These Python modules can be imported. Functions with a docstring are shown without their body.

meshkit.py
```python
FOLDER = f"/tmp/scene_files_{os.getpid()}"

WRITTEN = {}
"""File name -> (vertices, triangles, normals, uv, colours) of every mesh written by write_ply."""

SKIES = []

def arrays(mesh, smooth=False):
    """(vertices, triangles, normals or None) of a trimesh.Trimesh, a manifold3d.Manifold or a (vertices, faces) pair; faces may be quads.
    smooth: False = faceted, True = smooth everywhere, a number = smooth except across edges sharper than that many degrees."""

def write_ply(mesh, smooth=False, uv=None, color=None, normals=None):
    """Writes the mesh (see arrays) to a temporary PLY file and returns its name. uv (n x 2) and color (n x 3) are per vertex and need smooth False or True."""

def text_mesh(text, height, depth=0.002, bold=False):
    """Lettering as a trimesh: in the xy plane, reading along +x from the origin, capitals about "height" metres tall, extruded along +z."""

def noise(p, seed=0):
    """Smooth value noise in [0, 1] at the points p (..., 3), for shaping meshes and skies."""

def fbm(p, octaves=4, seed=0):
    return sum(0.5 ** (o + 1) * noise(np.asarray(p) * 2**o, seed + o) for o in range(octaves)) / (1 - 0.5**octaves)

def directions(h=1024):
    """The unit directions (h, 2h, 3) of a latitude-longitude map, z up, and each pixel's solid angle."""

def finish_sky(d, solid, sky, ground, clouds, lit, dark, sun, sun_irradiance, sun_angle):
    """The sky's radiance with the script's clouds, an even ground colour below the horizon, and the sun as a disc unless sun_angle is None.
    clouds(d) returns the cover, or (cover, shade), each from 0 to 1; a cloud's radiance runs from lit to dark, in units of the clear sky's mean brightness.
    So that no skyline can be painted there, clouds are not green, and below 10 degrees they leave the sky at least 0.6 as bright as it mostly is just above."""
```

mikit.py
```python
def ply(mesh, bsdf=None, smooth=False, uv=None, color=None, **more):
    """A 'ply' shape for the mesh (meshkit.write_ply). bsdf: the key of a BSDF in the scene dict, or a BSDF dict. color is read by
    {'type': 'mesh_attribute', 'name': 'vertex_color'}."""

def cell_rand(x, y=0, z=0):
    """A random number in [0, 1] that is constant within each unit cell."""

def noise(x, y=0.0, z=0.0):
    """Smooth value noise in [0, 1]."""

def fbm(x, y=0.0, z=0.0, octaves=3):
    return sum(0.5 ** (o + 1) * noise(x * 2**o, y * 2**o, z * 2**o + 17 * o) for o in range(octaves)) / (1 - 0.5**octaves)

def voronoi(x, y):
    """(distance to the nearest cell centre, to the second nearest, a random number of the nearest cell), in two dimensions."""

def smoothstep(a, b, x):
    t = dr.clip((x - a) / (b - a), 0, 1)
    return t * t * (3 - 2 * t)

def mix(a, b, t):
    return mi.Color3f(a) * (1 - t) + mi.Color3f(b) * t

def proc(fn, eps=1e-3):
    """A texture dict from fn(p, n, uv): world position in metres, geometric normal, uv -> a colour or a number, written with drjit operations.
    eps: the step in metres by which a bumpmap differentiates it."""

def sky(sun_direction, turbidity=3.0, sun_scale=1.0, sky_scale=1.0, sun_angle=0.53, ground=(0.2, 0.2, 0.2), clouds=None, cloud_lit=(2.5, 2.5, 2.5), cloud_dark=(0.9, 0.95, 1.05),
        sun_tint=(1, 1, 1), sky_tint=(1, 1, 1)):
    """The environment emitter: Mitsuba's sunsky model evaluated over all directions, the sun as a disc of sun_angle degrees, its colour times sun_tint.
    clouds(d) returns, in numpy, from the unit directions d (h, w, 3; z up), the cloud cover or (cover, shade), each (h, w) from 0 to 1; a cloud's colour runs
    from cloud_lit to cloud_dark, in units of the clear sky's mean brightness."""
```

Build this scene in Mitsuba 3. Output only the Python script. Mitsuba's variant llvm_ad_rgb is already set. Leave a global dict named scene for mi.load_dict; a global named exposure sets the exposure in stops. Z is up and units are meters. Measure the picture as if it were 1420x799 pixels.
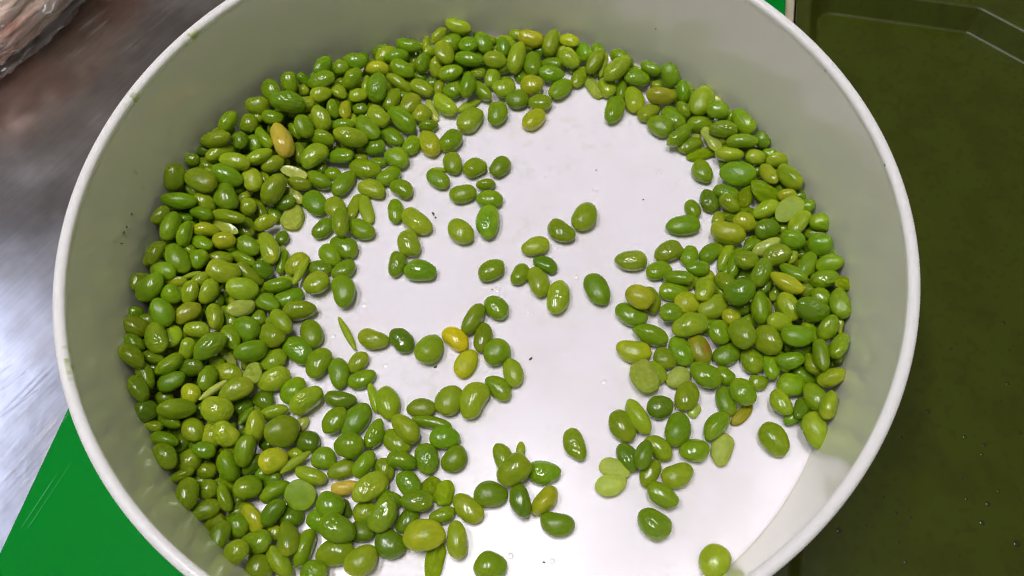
import math
import numpy as np
import trimesh
import mitsuba as mi
import drjit as dr
import mikit
import meshkit
from mikit import noise, fbm, smoothstep, mix

T = mi.ScalarTransform4f
scene, labels = {}, {}
exposure = 0.0

# ------------------------------------------------------------------ camera
_cam = np.array([0.0100, -0.1756, 0.3477])
_t, _ro = 0.4688, -0.0387
_fw = np.array([0, math.sin(_t), -math.cos(_t)])
_rt = np.array([1.0, 0, 0]); _up = np.cross(_rt, _fw)
_up = -math.sin(_ro) * _rt + math.cos(_ro) * _up
scene['camera'] = {'type': 'thinlens', 'fov': math.degrees(2 * math.atan(710 / 1080)), 'fov_axis': 'x',
                   'aperture_radius': 0.0009, 'focus_distance': 0.335,
                   'to_world': T().look_at(origin=_cam.tolist(), target=(_cam + _fw).tolist(), up=_up.tolist()),
                   'near_clip': 0.01, 'far_clip': 50.0}

# ------------------------------------------------------------------ light: ceiling lamps of the kitchen and its dim surroundings
AMB = (0.11, 0.1, 0.092)
scene['ambient'] = {'type': 'constant', 'radiance': {'type': 'rgb', 'value': list(AMB)}}
scene['lamp_metal'] = {'type': 'twosided', 'bsdf': {'type': 'diffuse', 'reflectance': {'type': 'rgb', 'value': [.7, .7, .7]}}}


def lamp(key, c, sx, sy, rad, label, aim=None):
    c = np.array(c, float)
    to = np.array(aim if aim is not None else [c[0], c[1], 0.0]) - c
    up = [0, 1, 0] if abs(to[1]) < abs(to[2]) else [1, 0, 0]
    m = T().look_at(origin=c.tolist(), target=(c + to).tolist(), up=up)
    scene[key + '__tube'] = {'type': 'rectangle', 'to_world': m @ T().scale([sx / 2, sy / 2, 1]),
                             'emitter': {'type': 'area', 'radiance': {'type': 'rgb', 'value': list(rad)}}}
    b = trimesh.creation.box([sx + .06, sy + .06, .05])
    b.apply_translation([0, 0, -.028])
    b.apply_transform(np.array(m.matrix, float))
    scene[key + '__housing'] = mikit.ply(b, 'lamp_metal')
    labels[key] = {'label': label, 'category': 'lamp'}


lamp('ceiling_lamp', (-.50, -.02, 1.45), .13, .55, (41, 40.2, 41), 'long ceiling lamp above and left of the tub')
lamp('ceiling_lamp_001', (.0, -.02, 1.45), .13, .55, (41, 40.2, 41), 'long ceiling lamp right above the tub')
lamp('ceiling_lamp_002', (-1.30, .36, 1.42), .20, .80, (2.1, 2.45, 3.5), 'cool white ceiling lamp far left over the steel table', (-.25, -.05, 0))

# ------------------------------------------------------------------ materials
def principled(color, rough, spec=.5, coat=0., coatg=.9, **k):
    c = color if isinstance(color, dict) else {'type': 'rgb', 'value': list(color)}
    r = rough if isinstance(rough, dict) else float(rough)
    return {'type': 'principled', 'base_color': c, 'roughness': r, 'specular': spec, 'clearcoat': coat, 'clearcoat_gloss': coatg, **k}


def bump(inner, fn, scale, eps=2e-4):
    return {'type': 'bumpmap', 'arbitrary': mikit.proc(fn, eps), 'scale': scale, 'bsdf': inner}


VC = {'type': 'mesh_attribute', 'name': 'vertex_color'}
def skin_h(p, n, uv):
    return fbm(p.x * 330, p.y * 330, p.z * 330, 3)


for _k, _r, _c in (('bean_coat', .19, .2), ('bean_coat_dull', .33, .05), ('bean_coat_damp', .24, .4)):
    scene[_k] = {'type': 'twosided', 'bsdf': bump(principled(VC, _r, .42, _c, .93, flatness=.2), skin_h, .00022)}
scene['bean_wet'] = {'type': 'twosided', 'bsdf': principled(VC, .13, .5, .6, .97, flatness=.2)}
scene['bean_flesh'] = {'type': 'twosided', 'bsdf': principled(VC, .5, .28, 0., .8)}
scene['bean_husk'] = {'type': 'principledthin', 'base_color': VC, 'roughness': .16, 'spec_trans': .12, 'diff_trans': .8, 'eta': 1.35}


def white_wall(p, n, uv):
    # milky plastic, with a few dried green smears and specks where beans were scraped off
    a = dr.atan2(p.y, p.x)
    c = mi.Color3f(*(0.67, 0.65, 0.56))
    sm = smoothstep(.52, .78, fbm(a * 30, p.z * 55, 3.0, 3))
    low = smoothstep(.035, .0, p.z) * .10
    m1 = smoothstep(.055, .0, dr.abs(a - 2.86)) * smoothstep(.058, .045, p.z) * smoothstep(.018, .028, p.z)
    m1 = m1 * smoothstep(.66, .80, fbm(p.y * 260, p.z * 190, 4., 2))
    c = mix(c, mi.Color3f(.13, .17, .02), dr.clip(m1 * .8, 0, 1))
    return mix(c, mi.Color3f(.50, .53, .28), dr.clip(sm * low, 0, 1))


def rim_col(p, n, uv):
    a = dr.atan2(p.y, p.x)
    inside = smoothstep(.1708, .1698, dr.sqrt(p.x * p.x + p.y * p.y))
    g = smoothstep(.05, .0, dr.abs(a - 2.50)) + smoothstep(.04, .0, dr.abs(a - 2.76)) * .9 + smoothstep(.09, .0, dr.abs(a + 2.76)) * .9 + smoothstep(.05, .0, dr.abs(a - 2.24)) * .5
    g = g * inside * smoothstep(.35, .7, fbm(a * 60, p.z * 300, 1., 2))
    return mix(mi.Color3f(*(0.8, 0.78, 0.76)), mi.Color3f(.33, .40, .05), dr.clip(g * .8, 0, 1))


def floor_col(p, n, uv):
    m = fbm(p.x * 38, p.y * 38, .5, 4)
    c = mix(mi.Color3f(*(0.855, 0.8, 0.86)), mi.Color3f((0.855, 0.8, 0.86)[0] * .965, (0.855, 0.8, 0.86)[1] * .965, (0.855, 0.8, 0.86)[2] * .94), smoothstep(.42, .72, m))
    sp = smoothstep(.55, .80, fbm(p.x * 210, p.y * 210, 2., 3)) * smoothstep(.5, .75, fbm(p.x * 34, p.y * 34, 7., 2))
    return mix(c, mi.Color3f(.58, .59, .48), sp * .22)


def floor_rough(p, n, uv):
    return .16 + .16 * fbm(p.x * 45, p.y * 45, 4., 3)


scene['tub_floor_mat'] = {'type': 'twosided', 'bsdf': principled(mikit.proc(floor_col), mikit.proc(floor_rough), .5)}
scene['tub_wall_mat'] = {'type': 'twosided', 'bsdf': principled(mikit.proc(white_wall), .12, .6)}
scene['tub_rim_mat'] = {'type': 'twosided', 'bsdf': principled(mikit.proc(rim_col), .25, .5)}

CB, SB = math.cos(math.radians(13.2)), math.sin(math.radians(13.2))


def uvrot(p):
    return p.x * CB - p.y * SB, p.x * SB + p.y * CB


def streaks(p, ang, s1, s2):
    c, s = math.cos(ang), math.sin(ang)
    a, b = p.x * c + p.y * s, -p.x * s + p.y * c
    return noise(a * s1, b * s2, 3.)


def steel_rough(p, n, uv):
    w = fbm(p.x * 30, p.y * 30, 2., 4)
    sc = smoothstep(.74, .90, streaks(p, .95, 40, 1300)) * smoothstep(.5, .7, noise(p.x * 30, p.y * 30))
    return dr.clip(.13 + .22 * w + .12 * sc, .06, .6)


def steel_col(p, n, uv):
    w = fbm(p.x * 24 + 5, p.y * 24, 2., 5)
    sm = fbm(p.x * 170, p.y * 170, 5., 3)
    c = mix(mi.Color3f(.72, .67, .64), mi.Color3f(.58, .54, .515), smoothstep(.38, .68, w))
    return c * (.86 + .16 * sm + .10 * streaks(p, .95, 45, 1200))


def steel_h(p, n, uv):
    return fbm(p.x * 75, p.y * 75, 0., 4) * .20 + streaks(p, .95, 30, 600) * .045 * smoothstep(.08, -.03, p.y) + smoothstep(.86, .92, streaks(p, .75, 30, 700)) * smoothstep(.45, .6, noise(p.x * 22, p.y * 22, 3.)) * .05


scene['steel'] = {'type': 'twosided', 'bsdf': bump(principled(mikit.proc(steel_col), mikit.proc(steel_rough), .5, metallic=1.0), steel_h, .00042)}


def board_col(p, n, uv):
    s = smoothstep(.78, .9, streaks(p, 1.15, 30, 700)) * smoothstep(.55, .75, noise(p.x * 60, p.y * 60, 9.))
    return mix(mi.Color3f(*(0.0003, 0.225, 0.02)), mi.Color3f(.10, .40, .17), s * .5)


scene['green_plastic'] = {'type': 'twosided', 'bsdf': bump(principled(mikit.proc(board_col), .55, .06), lambda p, n, uv: fbm(p.x * 500, p.y * 500, 0., 2), .00008)}
scene['cream_plastic'] = {'type': 'twosided', 'bsdf': principled((.50, .45, .31), .45, .4)}


def tray_col(p, n, uv):
    m = fbm(p.x * 60, p.y * 60, 1., 4)
    k = smoothstep(.70, .8, noise(p.x * 330, p.y * 330, 1.)) * .25
    c = mix(mi.Color3f(*(0.044, 0.057, 0.002)), mi.Color3f((0.044, 0.057, 0.002)[0] * .72, (0.044, 0.057, 0.002)[1] * .72, (0.044, 0.057, 0.002)[2] * .8), smoothstep(.35, .8, m) * .5)
    return mix(c, mi.Color3f(.03, .03, .004), k)


scene['olive_worn'] = {'type': 'twosided', 'bsdf': principled(mikit.proc(tray_col), .42, .4)}
scene['olive_plastic'] = {'type': 'twosided', 'bsdf': bump(principled(mikit.proc(tray_col), .26, .5), lambda p, n, uv: fbm(p.x * 90, p.y * 90, 0., 3), .00010)}
scene['wet_white'] = {'type': 'twosided', 'bsdf': principled((.80, .76, .79), .05, .5, 1.0, .99)}
scene['wet_olive'] = {'type': 'twosided', 'bsdf': principled(((0.044, 0.057, 0.002)[0] * .5, (0.044, 0.057, 0.002)[1] * .5, (0.044, 0.057, 0.002)[2] * .5), .05, .5, 1.0, .99)}


def meat_col(p, n, uv):
    m = fbm(p.x * 38, p.y * 38, p.z * 38, 3)
    return mix(mi.Color3f(.70, .36, .27), mi.Color3f(.74, .55, .44), smoothstep(.4, .65, m))


scene['meat_mat'] = {'type': 'twosided', 'bsdf': principled(mikit.proc(meat_col), .30, .5)}
scene['film'] = {'type': 'blendbsdf', 'weight': .10,
                 'a': {'type': 'thindielectric'},
                 'b': {'type': 'twosided', 'bsdf': principled((.66, .64, .62), .16, .6)}}


def struct(key, mesh, mat, label, cat, smooth=False):
    scene[key] = mikit.ply(mesh, mat, smooth=smooth)
    labels[key] = {'label': label, 'category': cat, 'kind': 'structure'}


# ------------------------------------------------------------------ setting: steel table, boards, tray
RZ = trimesh.transformations.rotation_matrix(math.radians(-13.2), [0, 0, 1])
tab = trimesh.creation.box([1.5, 1.3, .03]); tab.apply_translation([0, .05, -.036])
struct('steel_table', tab, 'steel', 'brushed stainless steel table top beneath the cutting boards and the tub', 'table')


def rounded_slab(u0, u1, v0, v1, z0, z1, r=.006, e=.0012):
    """Slab with rounded corners and eased upper edge, turned into the boards' direction."""
    ang = np.linspace(0, math.pi / 2, 9)
    def ring(ins, z):
        pts = []
        for k, (cx, cy) in enumerate([(u1 - r, v1 - r), (u0 + r, v1 - r), (u0 + r, v0 + r), (u1 - r, v0 + r)]):
            a = ang + k * math.pi / 2
            pts.append(np.c_[cx + (r - ins) * np.cos(a), cy + (r - ins) * np.sin(a), 0 * a + z])
        return np.vstack(pts)
    rings = [ring(0, z0)] + [ring(e * (1 - math.cos(t)), z1 - e + e * math.sin(t)) for t in np.linspace(0, math.pi / 2, 5)]
    m = loft(rings, cap_lo=True, cap_hi=True)
    m.apply_transform(RZ)
    return m


def loft(rings, cap_lo=False, cap_hi=False):
    n = len(rings[0]); v = np.vstack(rings); f = []
    for k in range(len(rings) - 1):
        i = np.arange(n); j = (i + 1) % n
        a, b = k * n, (k + 1) * n
        f.append(np.c_[a + i, a + j, b + j]); f.append(np.c_[a + i, b + j, b + i])
    if cap_lo:
        v = np.vstack([v, rings[0].mean(0)]); c = len(v) - 1; i = np.arange(n)
        f.append(np.c_[(i + 1) % n, i, 0 * i + c])
    if cap_hi:
        v = np.vstack([v, rings[-1].mean(0)]); c = len(v) - 1; i = np.arange(n); b = (len(rings) - 1) * n
        f.append(np.c_[b + i, b + (i + 1) % n, 0 * i + c])
    return trimesh.Trimesh(v, np.vstack(f), process=False)


scene['cutting_board'] = mikit.ply(rounded_slab(-.1852, .1366, -.36, .34, -.0108, -.0031), 'green_plastic', smooth=40)
labels['cutting_board'] = {'label': 'bright green plastic cutting board beneath the white tub', 'category': 'cutting board'}
scene['cutting_board_001'] = mikit.ply(rounded_slab(-.17, .1440, -.35, .33, -.0208, -.0110), 'cream_plastic', smooth=40)
labels['cutting_board_001'] = {'label': 'off-white board edge sticking out between the green board and the olive tray', 'category': 'cutting board'}


def tray():
    poly = np.array([[.160, -.30], [.40, -.30], [.40, .150], [.2842, .221], [.2516, .2409], [.160, .2425]])
    r0 = .010
    n = len(poly)
    cs, arcs = [], []
    for k in range(n):
        a, b, c = poly[k - 1], poly[k], poly[(k + 1) % n]
        d1 = (b - a) / np.linalg.norm(b - a); d2 = (c - b) / np.linalg.norm(c - b)
        n1, n2 = np.array([d1[1], -d1[0]]), np.array([d2[1], -d2[0]])
        r = r0 if k in (5, 0, 1) else .0025
        # inset corner centre
        M = np.array([n1, n2])
        if abs(np.linalg.det(M)) < 1e-3:
            cen = b - n1 * r
        else:
            cen = np.linalg.solve(M, np.array([n1 @ b - r, n2 @ b - r]))
        a1, a2 = math.atan2(n1[1], n1[0]), math.atan2(n2[1], n2[0])
        while a2 < a1 - 1e-6: a2 += 2 * math.pi
        arcs.append((cen, np.linspace(a1, a2, 12), r))
    def ring(d, z):
        return np.vstack([np.c_[c[0] + (r + d) * np.cos(t), c[1] + (r + d) * np.sin(t), 0 * t + z] for c, t, r in arcs])
    zf = -.0195
    th = math.atan2(.0115, .009)
    fl, R = [], .0030
    inner = [(-.0020, zf)]
    for t in np.linspace(0, th, 7): inner.append((-.0018 + R * math.sin(t), zf + R * (1 - math.cos(t))))
    top = []
    for t in np.linspace(th, 0, 7): top.append((.0088 - R * math.sin(t) + .0005, -.0060 - R * (1 - math.cos(t))))
    flange = [(.0150, -.0060, 0), (.0150, -.0060, 1), (.0156, -.0063, 1), (.0158, -.0070, 1), (.0158, -.0085, 1)]
    F = loft([ring(-.0020, zf)], cap_hi=True)
    W = loft([ring(*q) for q in inner + top])
    def wide(d, z, k):
        q = ring(d, z)
        if k:
            q[:, 0] += np.where(q[:, 0] > .22, .10, 0); q[:, 1] += np.where(q[:, 1] > .12, .07, 0)
        return q
    G = loft([ring(*top[-1])] + [wide(*q) for q in flange])
    out = []
    for m in (F, W, G):
        m.apply_transform(RZ); out.append(m)
    return out


_f, _w, _g = tray()
scene['tray__floor'] = mikit.ply(_f, 'olive_plastic')
scene['tray__wall'] = mikit.ply(_w, 'olive_worn', smooth=50)
scene['tray__rim'] = mikit.ply(_g, 'olive_worn', smooth=50)
labels['tray'] = {'label': 'dark olive plastic tray with a slanted corner, wet with drops, right of the tub', 'category': 'tray'}

# ------------------------------------------------------------------ the tub
H = .0788


def lathe(prof, n=360):
    a = np.linspace(0, 2 * math.pi, n, endpoint=False)
    p = np.array(prof)
    v = np.stack([p[:, None, 0] * np.cos(a), p[:, None, 0] * np.sin(a), p[:, None, 1] + 0 * a], -1).reshape(-1, 3)
    i, j = np.meshgrid(np.arange(len(p) - 1), np.arange(n), indexing='ij')
    q = np.stack([i * n + j, i * n + (j + 1) % n, (i + 1) * n + (j + 1) % n, (i + 1) * n + j], -1).reshape(-1, 4)
    return trimesh.Trimesh(v, np.vstack([q[:, [0, 1, 2]], q[:, [0, 2, 3]]]), process=False)


fr = .0022
fil = [(.1668 - fr + fr * math.sin(t), fr - fr * math.cos(t)) for t in np.linspace(0, math.pi / 2, 9)]
scene['tub__floor'] = mikit.ply(lathe([(.0004, 0)] + [(r, 0) for r in np.linspace(.02, .16, 8)] + fil[:5]), 'tub_floor_mat', smooth=True)
wall_in = fil[4:] + [(.1668 + .0022 * t, .0022 + (.0745 - .0022) * t) for t in np.linspace(.1, 1, 10)]
wall_out = [(.1708, .0740), (.1700, .040), (.1692, .004), (.1680, .0005), (.165, -.0028), (.12, -.0030), (.0004, -.0030)]
scene['tub__wall'] = mikit.ply(lathe(wall_in), 'tub_wall_mat', smooth=True)
scene['tub__outer_wall'] = mikit.ply(lathe(wall_out), 'tub_rim_mat', smooth=50)
rc, rr = .17105, .00235
rim = [(.1690, .0745), (.16872, .0760)] + [(rc - rr * math.cos(t), .0768 + rr * math.sin(t) * .85) for t in np.linspace(0.1, math.pi, 15)] + [(.1734, .0750), (.1732, .0735), (.1708, .0732)]
scene['tub__rim'] = mikit.ply(lathe(rim), 'tub_rim_mat', smooth=50)
labels['tub'] = {'label': 'large round white plastic tub holding the green beans', 'category': 'tub'}
labels['tub__rim'] = {'label': 'rounded white rim with small green smears'}

# ------------------------------------------------------------------ meat in clear film
def ridged(p, f, seed):
    return 1 - np.abs(2 * meshkit.noise(p * f + 50, seed) - 1)


def blob(rad, amp, wr, sub, seed, cut):
    m = trimesh.creation.icosphere(subdivisions=sub)
    v = np.array(m.vertices)
    s = 1 + amp * (meshkit.fbm(v * 1.6 + 9, 3, seed) - .5) * 2
    if wr: s = s + wr * (ridged(v * [1, 1, 1.6], 3.1, 3) - .5) + wr * .6 * (ridged(v, 6.5, 8) - .5) + wr * .3 * (ridged(v, 13, 5) - .5)
    w = v * s[:, None] * rad
    w[:, 2] = np.maximum(w[:, 2], cut)
    a = math.atan2(-69, -42)
    R = trimesh.transformations.rotation_matrix(a + math.pi, [0, 0, 1])[:3, :3]
    return trimesh.Trimesh(w @ R.T + [-.337, .238, .003], m.faces, process=False)


scene['meat_package__meat'] = mikit.ply(blob([.124, .073, .035], .10, .06, 6, 2, -.0225), 'meat_mat', smooth=True)
scene['meat_package__film'] = mikit.ply(blob([.128, .079, .037], .09, .11, 6, 2, -.0236), 'film', smooth=28)
labels['meat_package'] = {'label': 'pinkish raw meat wrapped in crinkled clear film on the steel table', 'category': 'meat package'}

# ------------------------------------------------------------------ beans
PAL = {'o': (0.1697, 0.2565, 0.0043), 'g': (0.1449, 0.2538, 0.0027), 'G': (0.1242, 0.2448, 0.0027), 'd': (0.0945, 0.18, 0.0024), 'y': (0.2277, 0.324, 0.0086), 'Y': (0.2981, 0.3555, 0.0086), 'T': (0.522, 0.414, 0.048), 'p': (0.333, 0.414, 0.057), 'P': (0.378, 0.45, 0.072), 'B': (0.2153, 0.243, 0.0065), 'L': (0.558, 0.513, 0.0048), 'M': (0.324, 0.387, 0.006), 'R': (0.198, 0.2475, 0.006), 'O': (0.216, 0.207, 0.003)}
ICO = {k: trimesh.creation.icosphere(subdivisions=k) for k in (2, 3, 4)}


def bean_mesh(row, seed, sub=3):
    x, y, z, rx, ry, rz, L, W, D, col, fl = row
    rg = np.random.default_rng(seed * 7919 + 13)
    if 'w' in fl or 's' in fl: sub = max(sub, 4)
    m = ICO[sub]; v = np.array(m.vertices)
    X, Y, Z = v.T
    e = 1.5 if 'c' in fl else rg.uniform(1.8, 2.3)
    g = np.sqrt(np.clip(1 - np.abs(X) ** e, 1e-5, 1) / np.clip(1 - X ** 2, 1e-5, 1))
    egg = rg.uniform(-.14, .14)
    g = g * (1 + egg * X)
    Yn, Zn = Y * g, Z * g
    dent = (.20 if 'k' in fl else rg.uniform(0, .13))
    sgn = 1 if rg.random() < .5 else -1
    if 'k' in fl: sgn = -1 if 'j' in fl else 1
    neg = (Yn * sgn) < 0
    Yn = np.where(neg, Yn * (1 - dent * np.exp(-(X / .5) ** 2)), Yn)
    Yn = Yn + sgn * (-(.14 if 'k' in fl else rg.uniform(0, .13))) * (X ** 2 - .35)
    q = np.c_[X, Yn, Zn]
    off = rg.uniform(0, 60, 3)
    lump = meshkit.noise(q * 1.7 + off, 1) - .5
    q = q * (1 + .13 * lump)[:, None]
    if 'h' in fl:
        up = q[:, 2] > 0
        if 't' not in fl:
            q[:, 2] = -q[:, 2]; up = ~up
        q[:, 2] = np.where(up, q[:, 2] * .22 - .10 * (1 - q[:, 0] ** 2 - q[:, 1] ** 2).clip(0, 1) * (meshkit.noise(q * 2 + off, 4) - .2), q[:, 2])
        if 't' not in fl: q[:, 2] = -q[:, 2]
    if 's' in fl:
        q = q * (1 + .30 * (meshkit.fbm(q * 1.5 + off, 2, 5) - .5))[:, None]
        q[:, 2] *= .8 + .9 * (meshkit.noise(q * [2, 2, 1] + off, 6) - .5)
    if 'w' in fl:
        c = np.array([rg.uniform(-.35, .35), rg.uniform(-.2, .2), .9])
        msk = np.exp(-((q - c) ** 2).sum(1) / .34)
        wr = ridged(q * [1.2, 1, 1] + off, 3.6, 2) * .6 + ridged(q + off, 7.5, 3) * .4
        q = q + v * (msk * (wr - .55) * .27)[:, None]
    # skin colour: tone differs from bean to bean, paler towards one end and in patches, pale seam scar
    b = np.array(PAL[col]) * (1.5 if 's' in fl else 1.0) * np.exp(rg.normal(0, .07)) * np.exp(rg.normal(0, .03, 3))
    c = np.tile(b, (len(v), 1))
    n1 = meshkit.fbm(q * 1.3 + off, 3, 7)[:, None]
    lite = np.minimum(b * [1.55, 1.25, 1.6] + [.03, .025, .004], .8)
    t = np.clip((n1 - .42) * 2.6, 0, 1) * rg.uniform(.2, .7)
    c = c * (1 - t) + lite * t
    endm = np.clip((X * (1 if egg > 0 else -1) - .45) * 1.6, 0, 1)[:, None] * rg.uniform(0, .7)
    c = c * (1 - endm) + lite * endm
    n2 = meshkit.fbm(q * 5.0 + off, 2, 9)[:, None]
    c = c * (.86 + .28 * n2)
    if fl in ('', 't', 'u', 'k', 'kj', 'w', 'tw', 'f'):
        s = np.exp(-(X / .26) ** 2 - (q[:, 2] / .10) ** 2) * ((q[:, 1] * sgn) < 0)
        s = s[:, None] * .55
        c = c * (1 - s) + np.array([.42, .44, .16]) * s
    if col == 'R':
        s = np.exp(-((q - [.15, .55, .7]) ** 2).sum(1) / .16)[:, None] * .75
        c = c * (1 - s) + np.array([.30, .10, .02]) * s
    q = q * [L / 2, W / 2, D / 2]
    a = np.array([rx, ry, rz]); th = np.linalg.norm(a)
    R = trimesh.transformations.rotation_matrix(th, a / max(th, 1e-9))[:3, :3]
    return q @ R.T + [x, y, z], np.array(m.faces), np.clip(c, .002, .85)


def parse(text):
    out = []
    for l in text.strip().split('\n'):
        p = l.split('|')
        n = [int(k) for k in p[0].split()]
        out.append((n[0] * 1e-4, n[1] * 1e-4, n[2] * 1e-4, n[3] * 1e-3, n[4] * 1e-3, n[5] * 1e-3, n[6] * 1e-4, n[7] * 1e-4, n[8] * 1e-4, p[1], p[2], p[3] if len(p) > 3 else ''))
    return out


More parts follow.
